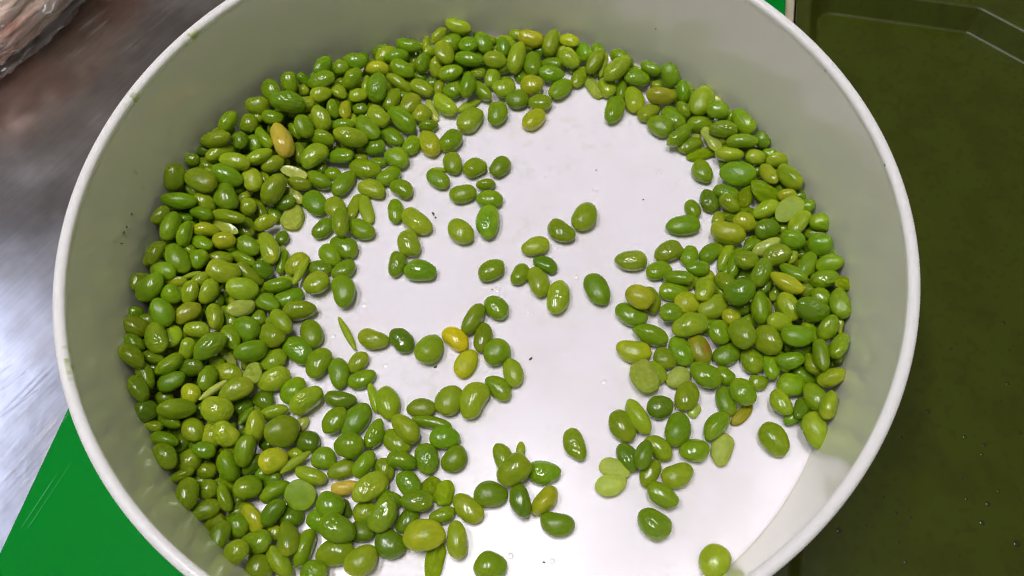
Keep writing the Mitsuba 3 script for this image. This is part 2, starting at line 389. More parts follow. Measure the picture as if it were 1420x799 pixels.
# position, turn, length, width, thickness (0.1 mm), tone, form, label
BEANS = parse("""
-1076 825 204 393 -147 -1208 209 104 116|T||large tan smooth bean leaning left near the tub wall at ten o'clock
-1386 767 302 715 -181 109 167 87 98|o||olive green smooth bean lying sideways against the tub wall at ten o'clock
-1287 659 253 100 53 -214 160 87 98|y||yellow-green smooth bean lying sideways near the tub wall at ten o'clock
-1327 590 230 504 163 -364 170 114 83|G||vivid green smooth bean lying sideways near the tub wall at ten o'clock
-1426 524 294 73 118 -463 171 121 88|o|t|large olive green smooth bean leaning left near the tub wall at half past nine
-1553 538 311 560 -176 1372 141 108 79|g||upper mid green smooth bean pointing up against the tub wall at half past nine
-1213 596 181 -4 267 -1178 137 105 77|y||yellow-green smooth bean leaning left near the tub wall at ten o'clock
-1109 558 141 327 -64 1090 181 112 126|o||large olive green smooth bean leaning right midway to the wall at ten o'clock
-1316 469 216 114 188 -1029 153 122 89|G|t|vivid green smooth bean leaning left near the tub wall at half past nine
-1522 412 288 468 120 -94 178 81 90|G||large vivid green smooth bean lying sideways against the tub wall at half past nine
-1294 360 207 626 -94 -237 185 66 74|o|t|large olive green smooth bean lying sideways near the tub wall at half past nine
-1538 270 283 247 253 1341 159 89 100|g||lower mid green smooth bean pointing up against the tub wall at half past nine
-1212 237 119 324 136 -632 135 92 67|g||mid green smooth bean leaning left midway to the wall at half past nine
-1113 232 101 143 49 -1190 179 102 75|y|tw|large yellow-green wrinkled bean leaning left midway to the wall at half past nine
-1493 109 246 -76 306 -986 165 107 78|g||large mid green smooth bean leaning left near the tub wall at nine o'clock
-1282 56 197 164 368 -189 162 114 83|y|t|left yellow-green smooth bean lying sideways midway to the wall at nine o'clock
-1545 37 254 315 -110 -247 136 93 68|g||mid green smooth bean lying sideways against the tub wall at nine o'clock
-1437 36 202 579 159 378 106 28 38|y|c|yellow-green thin bean sliver lying sideways near the tub wall at nine o'clock
-1581 -57 278 390 -83 890 158 104 76|G||vivid green smooth bean leaning right against the tub wall at nine o'clock
-1195 -25 160 470 318 -158 155 108 78|y|t|right yellow-green smooth bean lying sideways midway to the wall at nine o'clock
-1344 -46 185 1014 484 1170 130 94 69|y||yellow-green smooth bean pointing up near the tub wall at nine o'clock
-1510 -186 268 93 514 -1069 143 103 75|G|t|vivid green smooth bean leaning left against the tub wall at nine o'clock
-1417 -164 207 362 161 595 139 89 65|B||brownish smooth bean leaning right near the tub wall at nine o'clock
-1297 -179 185 -159 141 -1281 136 80 90|y||yellow-green smooth bean pointing up midway to the wall at nine o'clock
-1514 -312 266 108 63 -1211 149 104 76|o|tw|olive green wrinkled bean leaning left against the tub wall at nine o'clock
-1623 -251 269 13 425 -271 124 90 66|o||olive green smooth bean leaning left against the tub wall at nine o'clock
-1092 -66 86 -94 89 -467 134 90 65|G||vivid green smooth bean leaning left midway to the wall at nine o'clock
-1159 -223 134 144 96 -863 130 118 86|G|k|vivid green roundish curved bean midway to the wall at half past eight
-1049 -244 97 162 -129 -716 135 119 87|o||olive green roundish bean midway to the wall at half past eight
-1001 -188 122 -267 189 -854 144 81 91|y|t|yellow-green smooth bean leaning left midway to the wall at nine o'clock
-1294 -333 196 623 353 670 166 109 79|G|tw|large vivid green wrinkled bean leaning right near the tub wall at half past eight
-1127 -338 129 -69 343 363 157 98 110|G||vivid green smooth bean lying sideways midway to the wall at half past eight
-1043 -357 58 -97 39 379 134 106 77|o||olive green smooth bean lying sideways midway to the wall at half past eight
-1582 -420 317 88 289 -673 134 81 91|o||upper olive green smooth bean leaning left against the tub wall at half past eight
-1453 -429 227 463 326 704 134 77 86|g||mid green smooth bean leaning right near the tub wall at half past eight
-1377 -430 174 995 -88 234 129 90 66|d||dark green smooth bean lying sideways near the tub wall at half past eight
-1441 -499 205 77 34 465 130 89 65|G||vivid green smooth bean leaning right against the tub wall at half past eight
-1540 -560 288 293 146 -1017 132 74 83|o||lower olive green smooth bean leaning left against the tub wall at half past eight
-1236 -428 86 341 107 -199 136 98 72|y||yellow-green smooth bean lying sideways midway to the wall at half past eight
-1120 -433 89 93 -356 1163 103 92 51|p|s|pale green translucent bean skin leaning right midway to the wall at half past eight
-1029 -454 60 307 101 451 157 111 81|y|w|yellow-green wrinkled bean leaning right midway to the wall at half past eight
-1271 -530 147 340 197 675 146 36 39|P|ct|pale lime thin bean sliver leaning right near the tub wall at half past eight
-1173 -526 131 294 186 477 159 102 74|y|t|yellow-green smooth bean leaning right midway to the wall at half past eight
-1514 -644 234 408 488 217 104 95 69|d||dark green roundish bean against the tub wall at half past eight
-1390 -633 216 -230 659 272 164 90 100|o|t|olive green smooth bean lying sideways against the tub wall at half past eight
-1408 -843 209 78 177 -827 131 93 68|o||olive green smooth bean leaning left against the tub wall at eight o'clock
-1237 -624 158 188 489 -308 144 126 92|y|tw|yellow-green wrinkled bean leaning left near the tub wall at half past eight
-1336 -710 145 -150 133 -962 121 93 68|o||olive green smooth bean leaning left near the tub wall at eight o'clock
-1185 -734 148 366 280 -885 126 105 76|y|tw|yellow-green wrinkled bean leaning left near the tub wall at eight o'clock
-1130 -633 74 53 127 985 101 36 40|G|c|vivid green thin bean sliver leaning right midway to the wall at eight o'clock
-1072 -693 111 8 -455 1423 144 85 96|y|t|yellow-green smooth bean pointing up midway to the wall at eight o'clock
-953 -717 99 350 383 379 157 144 105|o|t|olive green roundish bean midway to the wall at eight o'clock
-1092 -810 144 546 -55 1319 148 87 97|g|t|mid green smooth bean pointing up near the tub wall at eight o'clock
-1339 -837 121 176 57 741 124 103 75|o||olive green smooth bean leaning right against the tub wall at eight o'clock
-1170 -869 102 212 280 -1187 147 92 103|g||mid green smooth bean leaning left near the tub wall at eight o'clock
-981 -847 86 156 267 384 132 114 83|Y||yellowish roundish bean midway to the wall at half past seven
-890 -850 62 298 152 623 155 47 40|y|ct|yellow-green thin bean sliver leaning right midway to the wall at half past seven
-820 -909 53 42 -18 -374 155 76 85|y||large yellow-green smooth bean lying sideways midway to the wall at half past seven
-1296 -1002 192 333 222 1512 136 100 73|o||olive green smooth bean pointing up against the tub wall at eight o'clock
-1244 -1057 117 71 107 349 134 84 61|o||olive green smooth bean lying sideways against the tub wall at eight o'clock
-1078 -964 95 82 193 180 124 108 79|g||mid green smooth bean lying sideways near the tub wall at half past seven
-969 -974 51 -72 40 538 146 80 90|g||mid green smooth bean leaning right near the tub wall at half past seven
-853 -999 76 258 185 -532 135 128 71|g|ht|mid green roundish split bean half midway to the wall at half past seven
-1051 -1088 71 438 -128 -984 136 85 62|Y||yellowish smooth bean leaning left near the tub wall at half past seven
-954 -1073 99 -15 -177 844 134 79 88|d||dark green smooth bean leaning right near the tub wall at half past seven
-1206 -1110 95 156 75 723 105 62 34|o|s|olive green translucent bean skin leaning right against the tub wall at half past seven
-1159 -1169 128 215 239 1331 131 83 60|g||mid green smooth bean pointing up against the tub wall at half past seven
-884 -1181 89 -298 -1 -1353 156 94 69|o|t|olive green smooth bean leaning left near the tub wall at half past seven
-823 -1216 47 -7 -7 1280 170 84 94|g||large mid green smooth bean pointing up near the tub wall at seven o'clock
-1018 -1192 94 -78 -241 73 145 100 73|g|w|large mid green wrinkled bean lying sideways against the tub wall at half past seven
-1064 -1248 190 238 29 690 112 96 70|y||yellow-green smooth bean leaning right against the tub wall at half past seven
-915 -1273 70 -105 110 -890 159 82 92|y||large yellow-green smooth bean leaning left against the tub wall at half past seven
-993 -1296 87 -3 339 -979 118 109 80|o||olive green roundish bean against the tub wall at half past seven
-714 -1048 87 19 48 -363 128 111 81|G|t|lower vivid green smooth bean lying sideways midway to the wall at half past seven
-674 -1149 101 -208 92 -434 162 123 90|G|tw|large vivid green wrinkled bean lying sideways near the tub wall at seven o'clock
-689 -1240 53 94 -10 216 166 117 85|o||large olive green smooth bean lying sideways near the tub wall at seven o'clock
-573 -1278 70 1 36 680 152 116 85|y||large yellow-green smooth bean leaning right near the tub wall at seven o'clock
-458 -1212 45 -44 12 -526 139 123 90|d||dark green smooth bean lying sideways midway to the wall at half past six
-486 -1096 100 196 -33 1127 161 113 82|o|tw|large olive green wrinkled bean leaning right midway to the wall at seven o'clock
-583 -1157 35 23 0 -37 112 96 70|d||dark green smooth bean lying sideways midway to the wall at seven o'clock
-548 -981 90 142 244 627 171 109 80|y|tw|large yellow-green wrinkled bean leaning right midway to the wall at seven o'clock
-668 -967 39 85 6 137 126 69 78|T||tan smooth bean lying sideways midway to the wall at seven o'clock
-388 -959 36 -3 2 -871 134 98 72|G|w|vivid green wrinkled bean leaning left midway to the wall at seven o'clock
-346 -1044 79 -57 1 -38 142 92 67|g|w|mid green wrinkled bean lying sideways midway to the wall at half past six
-291 -979 24 -29 -17 1043 103 87 48|o|s|olive green translucent bean skin leaning right midway to the wall at half past six
-232 -1005 27 -14 -10 1218 115 98 54|y|s|yellow-green roundish translucent bean skin midway to the wall at half past six
-311 -1190 88 -62 -1 47 182 137 100|Y||large yellowish smooth bean lying sideways midway to the wall at half past six
-175 -1204 53 -20 19 -1482 160 95 106|y||large yellow-green smooth bean pointing up midway to the wall at half past six
-128 -1073 37 -40 15 -714 159 103 75|y||large yellow-green smooth bean leaning left midway to the wall at six o'clock
-270 -1287 23 37 12 1302 165 78 43|y|s|large yellow-green translucent bean skin pointing up midway to the wall at half past six
-936 -508 41 49 25 940 139 113 83|g||mid green smooth bean leaning right midway to the wall at eight o'clock
-862 -569 74 -47 -15 634 172 103 115|y|w|large yellow-green wrinkled bean leaning right midway to the wall at eight o'clock
-711 -563 48 70 -5 -130 152 85 95|d||dark green smooth bean lying sideways far from the wall at eight o'clock
-729 -665 60 -94 -46 915 137 103 75|g||mid green smooth bean leaning right far from the wall at half past seven
-635 -659 42 4 2 1002 179 114 83|G||large vivid green smooth bean leaning right far from the wall at half past seven
-649 -793 92 342 -17 -40 132 115 84|G|t|upper vivid green smooth bean lying sideways midway to the wall at half past seven
-548 -732 47 58 39 1175 148 83 93|g|w|mid green wrinkled bean leaning right far from the wall at half past seven
-585 -873 60 59 32 985 133 82 92|g||mid green smooth bean leaning right midway to the wall at seven o'clock
-447 -770 35 13 -5 -716 145 95 69|o||olive green smooth bean leaning left far from the wall at seven o'clock
-402 -721 79 -172 22 -810 163 95 106|y|t|large yellow-green smooth bean leaning left far from the wall at seven o'clock
-493 -583 41 -31 25 -1368 169 112 82|y||yellow-green smooth bean pointing up far from the wall at half past seven
-339 -614 34 -16 0 -40 135 94 69|o||olive green smooth bean lying sideways far from the wall at seven o'clock
-286 -687 34 5 -1 -252 191 60 67|g||large mid green smooth bean lying sideways far from the wall at seven o'clock
-228 -761 49 40 -1 -40 141 107 78|G||vivid green smooth bean lying sideways far from the wall at half past six
-309 -852 40 -40 33 -1385 142 109 79|G|w|vivid green wrinkled bean pointing up far from the wall at half past six
-417 -862 62 54 -8 -297 140 82 92|g||mid green smooth bean lying sideways far from the wall at seven o'clock
-690 -883 32 -8 -1 322 133 88 64|o||olive green smooth bean lying sideways midway to the wall at half past seven
-771 -833 39 44 -1 -39 112 106 77|g||mid green roundish bean midway to the wall at half past seven
-850 -752 36 31 -3 -213 115 98 72|d||dark green smooth bean lying sideways midway to the wall at half past seven
-732 -9 61 69 -55 -1353 169 121 88|g||mid green smooth bean pointing up far from the wall at nine o'clock
-941 -102 56 -9 -1 114 166 100 111|o||large olive green smooth bean lying sideways far from the wall at nine o'clock
-877 -219 38 30 -22 -1257 153 105 77|g||mid green smooth bean leaning left far from the wall at half past eight
-936 -302 44 52 -20 -718 174 119 87|G|w|large vivid green wrinkled bean leaning left far from the wall at half past eight
-824 -382 57 -38 -24 1130 156 119 87|g||mid green smooth bean leaning right far from the wall at half past eight
-732 -428 38 51 -41 -1343 155 105 77|g||mid green smooth bean pointing up far from the wall at eight o'clock
-621 -460 32 -45 -8 338 137 87 63|g||mid green smooth bean lying sideways far from the wall at eight o'clock
-708 -218 20 24 -14 -1092 202 38 40|y|c|large yellow-green thin bean sliver leaning left far from the wall at half past eight
-575 -258 39 -57 9 -317 161 108 79|y|kj|yellow-green curved bean lying sideways far from the wall at half past eight
-442 -271 38 -10 5 -909 145 104 76|d|w|dark green wrinkled bean leaning left mid-floor at eight o'clock
-303 -325 47 81 44 991 157 129 94|o||olive green smooth bean leaning right mid-floor at half past seven
-181 -276 38 -56 22 -762 155 104 76|L||lemon yellow smooth bean leaning left mid-floor at half past seven
-95 -180 50 -12 -7 1068 176 89 100|o||large olive green smooth bean leaning right mid-floor at seven o'clock
20 -120 39 -39 18 -869 142 106 77|g|w|mid green wrinkled bean leaning left mid-floor at five o'clock
-48 -274 35 82 68 1391 155 95 69|o||olive green smooth bean pointing up mid-floor at half past six
15 -357 46 96 45 876 138 125 91|g||mid green roundish bean mid-floor at six o'clock
-131 -401 28 40 23 1059 153 103 57|M|h|light lime split bean half leaning right mid-floor at half past six
89 -457 35 -4 3 -1359 146 96 70|y||yellow-green smooth bean pointing up mid-floor at half past five
18 -529 34 -1 0 -844 146 94 69|g||mid green smooth bean leaning left mid-floor at six o'clock
-93 -592 49 -51 -32 1133 184 133 97|y|k|large yellow-green curved bean leaning right mid-floor at half past six
-207 -586 46 49 28 1058 151 126 92|y||yellow-green smooth bean leaning right far from the wall at half past six
-1029 454 31 7 5 1355 148 114 63|p|s|pale green translucent bean skin pointing up midway to the wall at half past nine
-918 526 44 -4 2 -920 163 121 88|G||vivid green smooth bean leaning left midway to the wall at ten o'clock
-759 368 100 -20 -21 1635 170 88 99|o||olive green smooth bean pointing up far from the wall at ten o'clock
-648 495 24 -56 43 -1303 196 76 42|y|h|yellow-green split bean half pointing up far from the wall at ten o'clock
-665 358 40 -77 24 -606 151 109 79|g||mid green smooth bean leaning left far from the wall at ten o'clock
-749 259 39 35 -11 -598 158 108 79|G||vivid green smooth bean leaning left far from the wall at half past nine
-819 213 38 32 -16 -909 138 104 76|g||mid green smooth bean leaning left far from the wall at half past nine
-743 125 36 -19 -7 669 137 99 73|g||mid green smooth bean leaning right far from the wall at half past nine
-379 392 42 9 -4 -789 191 116 85|y|w|large yellow-green wrinkled bean leaning left mid-floor at half past ten
-415 261 43 -44 32 -1247 153 118 86|y|w|yellow-green wrinkled bean leaning left mid-floor at ten o'clock
-476 148 35 27 23 1448 146 96 70|g|w|mid green wrinkled bean pointing up mid-floor at half past nine
-355 100 42 46 -3 -142 167 115 84|G|w|vivid green wrinkled bean lying sideways mid-floor at half past nine
-948 112 67 45 70 1177 173 46 40|y|ct|yellow-green thin bean sliver leaning right far from the wall at nine o'clock
-868 44 63 -18 -7 771 136 118 86|y||yellow-green smooth bean leaning right far from the wall at nine o'clock
-970 914 200 -257 681 -1057 131 108 79|g|t|mid green smooth bean pointing up near the tub wall at half past ten
-923 775 119 449 153 789 168 112 82|y|k|yellow-green curved bean leaning right midway to the wall at half past ten
-903 663 55 35 18 -516 158 87 98|g||mid green smooth bean leaning left midway to the wall at ten o'clock
-772 644 46 -52 -28 990 175 105 77|g||mid green smooth bean leaning right midway to the wall at half past ten
-667 741 41 61 -9 -292 182 113 83|g||mid green smooth bean lying sideways far from the wall at half past ten
-731 873 147 544 275 -220 186 105 118|y|tw|large yellow-green wrinkled bean lying sideways midway to the wall at half past ten
-889 977 181 629 233 -1092 145 103 75|y||yellow-green smooth bean leaning left near the tub wall at half past ten
-647 948 121 216 -5 -862 174 107 78|g||left mid green smooth bean leaning left midway to the wall at eleven o'clock
-535 946 46 -318 153 -701 181 108 79|g||right mid green smooth bean leaning left midway to the wall at eleven o'clock
-468 1022 87 -148 211 -740 195 108 121|G|t|large vivid green smooth bean leaning left midway to the wall at eleven o'clock
-495 794 52 30 -8 -546 141 118 86|g||mid green smooth bean lying sideways far from the wall at eleven o'clock
-464 599 40 -23 7 -626 140 108 79|g||mid green smooth bean leaning left far from the wall at half past ten
-623 604 38 35 -8 -442 161 105 77|y||yellow-green smooth bean lying sideways far from the wall at half past ten
-321 892 42 -58 43 -1203 174 115 84|Y||yellowish smooth bean leaning left far from the wall at half past eleven
-203 903 44 -35 -18 961 149 119 87|g||mid green smooth bean leaning right far from the wall at half past eleven
-193 753 38 38 -30 -1357 143 105 77|o||olive green smooth bean pointing up far from the wall at half past eleven
-72 715 41 45 9 375 137 113 82|o||olive green smooth bean lying sideways far from the wall at twelve o'clock
59 717 38 -51 -26 933 138 105 76|g||mid green smooth bean leaning right far from the wall at twelve o'clock
-273 655 35 11 -4 -725 146 96 70|g||mid green smooth bean leaning left far from the wall at eleven o'clock
-277 724 20 100 -2 -47 95 34 40|y|c|small yellow-green thin bean sliver lying sideways far from the wall at eleven o'clock
-139 554 39 -1 0 163 145 107 78|o||olive green smooth bean lying sideways mid-floor at half past eleven
0 513 37 13 0 -46 145 102 75|g||mid green smooth bean lying sideways mid-floor at twelve o'clock
-10 369 46 7 6 1475 196 125 91|G|w|large vivid green wrinkled bean pointing up mid-floor at twelve o'clock
-153 322 45 -67 31 -882 165 124 91|y||yellow-green smooth bean leaning left mid-floor at eleven o'clock
-1 88 40 4 1 542 148 109 80|o||olive green smooth bean leaning right mid-floor at twelve o'clock
487 380 47 21 12 1045 174 129 94|o||olive green smooth bean leaning right far from the wall at half past one
365 300 42 29 -11 -737 158 116 85|o||olive green smooth bean leaning left mid-floor at half past one
225 217 38 9 1 255 149 103 75|y||yellow-green smooth bean lying sideways mid-floor at half past one
230 13 40 -63 48 -1306 168 108 79|y||yellow-green smooth bean pointing up mid-floor at half past two
323 -80 43 59 47 1353 183 118 86|y|w|large yellow-green wrinkled bean pointing up mid-floor at three o'clock
519 -41 43 -20 14 -1255 180 119 87|G||large vivid green smooth bean leaning left mid-floor at three o'clock
702 114 41 -71 2 -44 166 113 83|y|w|yellow-green wrinkled bean lying sideways far from the wall at half past two
989 305 41 -17 0 56 181 112 82|G||large vivid green smooth bean lying sideways midway to the wall at half past two
1137 635 41 -21 15 -1258 145 112 82|g||mid green smooth bean leaning left midway to the wall at two o'clock
75 -929 90 -15 -166 625 164 127 93|o|t|large olive green smooth bean leaning right far from the wall at half past five
110 -828 20 21 18 1445 90 44 40|y|c|small yellow-green thin bean sliver pointing up far from the wall at half past five
209 -932 38 -3 0 -126 148 105 76|G|w|vivid green wrinkled bean lying sideways far from the wall at half past five
-27 -1022 42 4 0 -38 152 115 84|g||upper large mid green smooth bean lying sideways midway to the wall at six o'clock
101 -1056 59 -59 47 -1344 153 91 102|d||dark green smooth bean pointing up midway to the wall at half past five
205 -1056 48 -10 -4 819 147 86 96|Y||yellowish smooth bean leaning right midway to the wall at half past five
256 -1153 39 -19 2 -208 152 107 78|g||large mid green smooth bean lying sideways midway to the wall at half past five
357 -811 36 -28 22 -1295 157 98 71|o|w|olive green wrinkled bean pointing up far from the wall at five o'clock
668 -1171 46 100 -34 -662 153 126 92|g|w|large mid green wrinkled bean leaning left near the tub wall at five o'clock
903 -1335 48 -67 -33 910 149 130 95|y||large yellow-green smooth bean leaning right against the tub wall at half past four
-35 -1317 45 7 16 -35 147 117 86|g||lower large mid green smooth bean lying sideways midway to the wall at six o'clock
-187 -856 39 23 11 860 130 108 79|g||mid green smooth bean leaning right far from the wall at half past six
574 -735 41 72 -51 -1234 161 113 83|o||olive green smooth bean leaning left far from the wall at half past four
648 -698 51 -33 21 -1157 179 90 100|y||large yellow-green smooth bean leaning left far from the wall at half past four
757 -656 41 46 7 313 127 111 81|d||dark green smooth bean lying sideways midway to the wall at four o'clock
884 -608 40 -91 -57 1114 150 109 80|o||olive green smooth bean leaning right midway to the wall at four o'clock
819 -765 50 77 52 1193 164 122 89|G||large vivid green smooth bean leaning right midway to the wall at four o'clock
886 -860 39 -127 -9 135 138 106 77|g||mid green smooth bean lying sideways midway to the wall at four o'clock
991 -761 61 50 21 784 158 89 100|g||large mid green smooth bean leaning right midway to the wall at four o'clock
1128 -700 17 -15 -11 703 140 60 33|O|h|amber olive split bean half leaning right near the tub wall at four o'clock
1012 -860 28 32 21 1169 157 100 55|p|h|pale green split bean half leaning right near the tub wall at four o'clock
1061 -637 33 44 -37 -1472 147 91 66|G||vivid green smooth bean pointing up midway to the wall at four o'clock
724 -845 37 120 -43 -686 139 100 73|o|k|olive green curved bean leaning left midway to the wall at half past four
652 -881 84 -52 -97 1207 139 76 85|d|t|dark green smooth bean pointing up midway to the wall at half past four
586 -879 34 -33 19 -1048 139 94 68|d|w|dark green wrinkled bean leaning left midway to the wall at half past four
525 -927 25 66 -13 -396 142 90 49|p|h|upper pale green split bean half lying sideways midway to the wall at five o'clock
499 -998 37 76 8 219 143 96 53|p|h|lower pale green split bean half lying sideways midway to the wall at five o'clock
677 -953 33 38 21 1035 139 89 65|o||olive green smooth bean leaning right midway to the wall at half past four
795 -967 40 -19 -4 383 148 110 80|y||yellow-green smooth bean lying sideways midway to the wall at half past four
716 -1058 63 71 -23 -616 147 95 69|g||mid green smooth bean leaning left midway to the wall at half past four
1244 -826 46 41 -25 -1118 167 125 91|o||large olive green smooth bean leaning left near the tub wall at four o'clock
1416 -810 105 32 145 -1467 171 115 84|y||large yellow-green smooth bean pointing up against the tub wall at half past three
1298 -666 75 145 -243 -1166 133 92 67|y||yellow-green smooth bean leaning left near the tub wall at half past three
1364 -581 55 -88 10 -37 130 117 85|g||lower mid green smooth bean lying sideways near the tub wall at half past three
1450 -662 109 238 -237 -1068 160 104 76|g||mid green smooth bean leaning left against the tub wall at half past three
1469 -720 177 -232 -347 1116 133 78 87|y||yellow-green smooth bean pointing up against the tub wall at half past three
1516 -585 155 -107 -383 291 129 80 89|y||yellow-green smooth bean leaning right against the tub wall at half past three
1133 -611 78 119 -68 -1021 138 114 83|g||mid green smooth bean leaning left midway to the wall at half past three
1269 -216 131 422 -202 -1628 162 85 96|g||mid green smooth bean pointing up midway to the wall at three o'clock
1165 -344 131 293 -427 -1239 155 123 90|o||olive green smooth bean pointing up midway to the wall at half past three
1275 -385 126 674 -617 -723 149 127 93|o||olive green smooth bean leaning left near the tub wall at half past three
1340 -304 144 487 331 -216 132 92 67|y||yellow-green smooth bean lying sideways near the tub wall at three o'clock
1397 -223 151 467 -242 -1217 149 98 71|y||yellow-green smooth bean pointing up near the tub wall at three o'clock
1392 -388 188 -35 -42 -61 147 108 79|g|t|upper mid green smooth bean lying sideways near the tub wall at half past three
1481 -268 202 838 212 -366 172 116 85|G|tw|large vivid green wrinkled bean lying sideways near the tub wall at three o'clock
1538 -358 190 501 -305 1011 133 86 62|g||lower mid green smooth bean leaning right against the tub wall at three o'clock
1610 -249 215 146 -28 -1605 152 97 71|o||olive green smooth bean pointing up against the tub wall at three o'clock
1566 -449 199 9 249 933 152 74 83|g|w|mid green wrinkled bean leaning right against the tub wall at half past three
1483 -487 180 377 -424 -1585 160 70 78|g||mid green smooth bean pointing up against the tub wall at half past three
1363 -482 120 366 -233 66 124 83 61|G||vivid green smooth bean lying sideways near the tub wall at half past three
1212 -443 42 -67 57 -1407 135 116 85|o||olive green roundish bean midway to the wall at half past three
1097 -411 39 -75 -19 485 142 106 77|G||vivid green smooth bean leaning right midway to the wall at half past three
1072 -315 83 75 160 -1332 120 103 75|g||mid green smooth bean pointing up midway to the wall at half past three
710 -128 117 360 -28 -511 144 115 84|Y|t|yellowish smooth bean leaning left far from the wall at three o'clock
674 -185 42 -64 17 -531 169 115 84|g||large mid green smooth bean leaning left far from the wall at half past three
751 -301 53 -35 8 -430 172 94 105|g||large mid green smooth bean lying sideways far from the wall at half past three
664 -375 42 57 -7 -232 168 115 84|M||large light lime smooth bean lying sideways far from the wall at half past three
701 -514 65 -22 14 -1171 167 129 71|p|s|pale green translucent bean skin leaning left far from the wall at four o'clock
807 -417 38 -24 13 -1001 117 105 77|o||olive green roundish bean far from the wall at half past three
854 -206 88 -33 1 -43 114 105 77|g||lower mid green smooth bean lying sideways far from the wall at three o'clock
895 -69 35 58 -4 -142 154 97 71|g||upper mid green smooth bean lying sideways far from the wall at three o'clock
950 -139 49 44 3 148 129 112 82|Y||yellowish smooth bean lying sideways far from the wall at three o'clock
940 -271 83 29 -77 208 179 119 87|y|t|large yellow-green smooth bean lying sideways far from the wall at half past three
1063 -173 65 140 -54 480 156 114 83|y||yellow-green smooth bean leaning right midway to the wall at three o'clock
859 -511 27 -15 -5 650 128 99 54|p|h|pale green split bean half leaning right far from the wall at four o'clock
888 -383 39 17 -12 -1195 157 106 77|G||vivid green smooth bean leaning left far from the wall at half past three
977 -382 39 48 -37 -1294 158 106 77|R||olive smooth bean pointing up midway to the wall at half past three
980 -516 67 -5 2 -623 156 116 85|G||vivid green smooth bean leaning left midway to the wall at half past three
1193 219 98 248 -318 -477 183 112 126|Y|t|large yellowish smooth bean lying sideways midway to the wall at half past two
897 156 41 -4 -1 341 153 110 80|o|w|olive green wrinkled bean lying sideways far from the wall at half past two
836 50 36 -14 -2 245 133 98 72|g||mid green smooth bean lying sideways far from the wall at half past two
1116 146 34 -39 -12 595 151 93 68|g||mid green smooth bean leaning right midway to the wall at half past two
1387 219 118 488 180 184 135 105 77|d||dark green smooth bean lying sideways near the tub wall at half past two
1392 49 153 254 -374 309 141 106 77|o|tw|olive green wrinkled bean leaning right near the tub wall at half past two
1297 -45 159 96 -319 1022 153 93 105|g|tw|mid green wrinkled bean leaning right midway to the wall at three o'clock
1248 40 139 -189 18 -35 115 106 78|o|t|olive green smooth bean lying sideways midway to the wall at half past two
1523 -14 162 147 107 1005 155 90 66|g||upper mid green smooth bean leaning right against the tub wall at three o'clock
1400 -118 184 799 -357 -638 166 81 91|Y|t|yellowish smooth bean leaning left near the tub wall at three o'clock
1609 -38 212 455 -396 153 130 92 67|g|t|mid green smooth bean lying sideways against the tub wall at three o'clock
1578 -110 195 635 -26 136 142 84 94|g|w|mid green wrinkled bean lying sideways against the tub wall at three o'clock
1600 85 180 597 -364 -120 118 109 80|G||vivid green roundish bean against the tub wall at half past two
1650 -151 222 -73 69 -6 93 76 42|o|s|olive green translucent bean skin lying sideways against the tub wall at three o'clock
1180 -139 154 245 -412 207 150 126 92|d|t|dark green smooth bean leaning right midway to the wall at three o'clock
1163 763 22 -56 -34 245 185 72 39|o|s|large olive green translucent bean skin lying sideways near the tub wall at two o'clock
1343 745 144 390 -188 -135 165 78 87|g|t|mid green smooth bean lying sideways against the tub wall at two o'clock
1538 493 166 500 -448 -1032 168 99 111|o||olive green smooth bean leaning left against the tub wall at half past two
1301 577 94 178 -179 -315 184 138 101|G||large vivid green smooth bean lying sideways near the tub wall at two o'clock
1421 446 103 349 68 -595 174 104 57|o|s|olive green translucent bean skin leaning left near the tub wall at half past two
1322 440 68 16 -318 1104 113 81 44|o|s|olive green translucent bean skin leaning right near the tub wall at half past two
1497 304 161 173 -280 604 162 113 62|y|ht|yellow-green split bean half leaning right against the tub wall at half past two
1401 335 117 532 23 494 151 87 97|y||yellow-green smooth bean leaning right near the tub wall at half past two
1289 368 32 310 -168 82 176 72 40|o|s|olive green translucent bean skin lying sideways near the tub wall at half past two
849 1256 86 11 94 -192 148 110 80|G||vivid green smooth bean lying sideways near the tub wall at one o'clock
1023 1228 131 692 463 -1329 140 104 76|G|t|vivid green smooth bean pointing up against the tub wall at half past one
970 1117 92 250 -73 -197 165 95 106|B|t|brownish smooth bean lying sideways near the tub wall at half past one
826 1141 42 -26 83 -1528 171 114 83|y||yellow-green smooth bean pointing up near the tub wall at one o'clock
949 943 47 46 -14 -598 149 128 94|g||mid green smooth bean leaning left near the tub wall at half past one
1041 854 76 17 6 719 186 81 91|g|w|mid green wrinkled bean leaning right near the tub wall at half past one
1178 1051 115 161 -35 1085 187 136 100|y||yellow-green smooth bean leaning right against the tub wall at half past one
1259 835 134 145 -82 -208 151 91 102|g|tw|mid green wrinkled bean lying sideways near the tub wall at two o'clock
1366 867 153 664 -284 -1046 166 104 76|g||mid green smooth bean leaning left against the tub wall at two o'clock
378 1509 120 195 -269 1251 168 89 100|o||olive green smooth bean pointing up against the tub wall at half past twelve
481 1410 93 403 82 -864 139 107 78|y||yellow-green smooth bean leaning left near the tub wall at half past twelve
622 1378 101 139 -81 1044 175 89 99|o||olive green smooth bean leaning right near the tub wall at one o'clock
672 1382 60 132 -146 1263 169 49 40|y|c|yellow-green thin bean sliver pointing up against the tub wall at one o'clock
734 1292 127 814 192 787 190 101 113|y|t|yellow-green smooth bean leaning right near the tub wall at one o'clock
608 1258 22 -12 8 -1149 176 80 44|p|s|pale green translucent bean skin leaning left near the tub wall at one o'clock
705 1066 48 83 -5 1196 182 113 83|g||mid green smooth bean pointing up midway to the wall at one o'clock
417 1232 46 -23 -9 768 160 106 77|g||mid green smooth bean leaning right midway to the wall at half past twelve
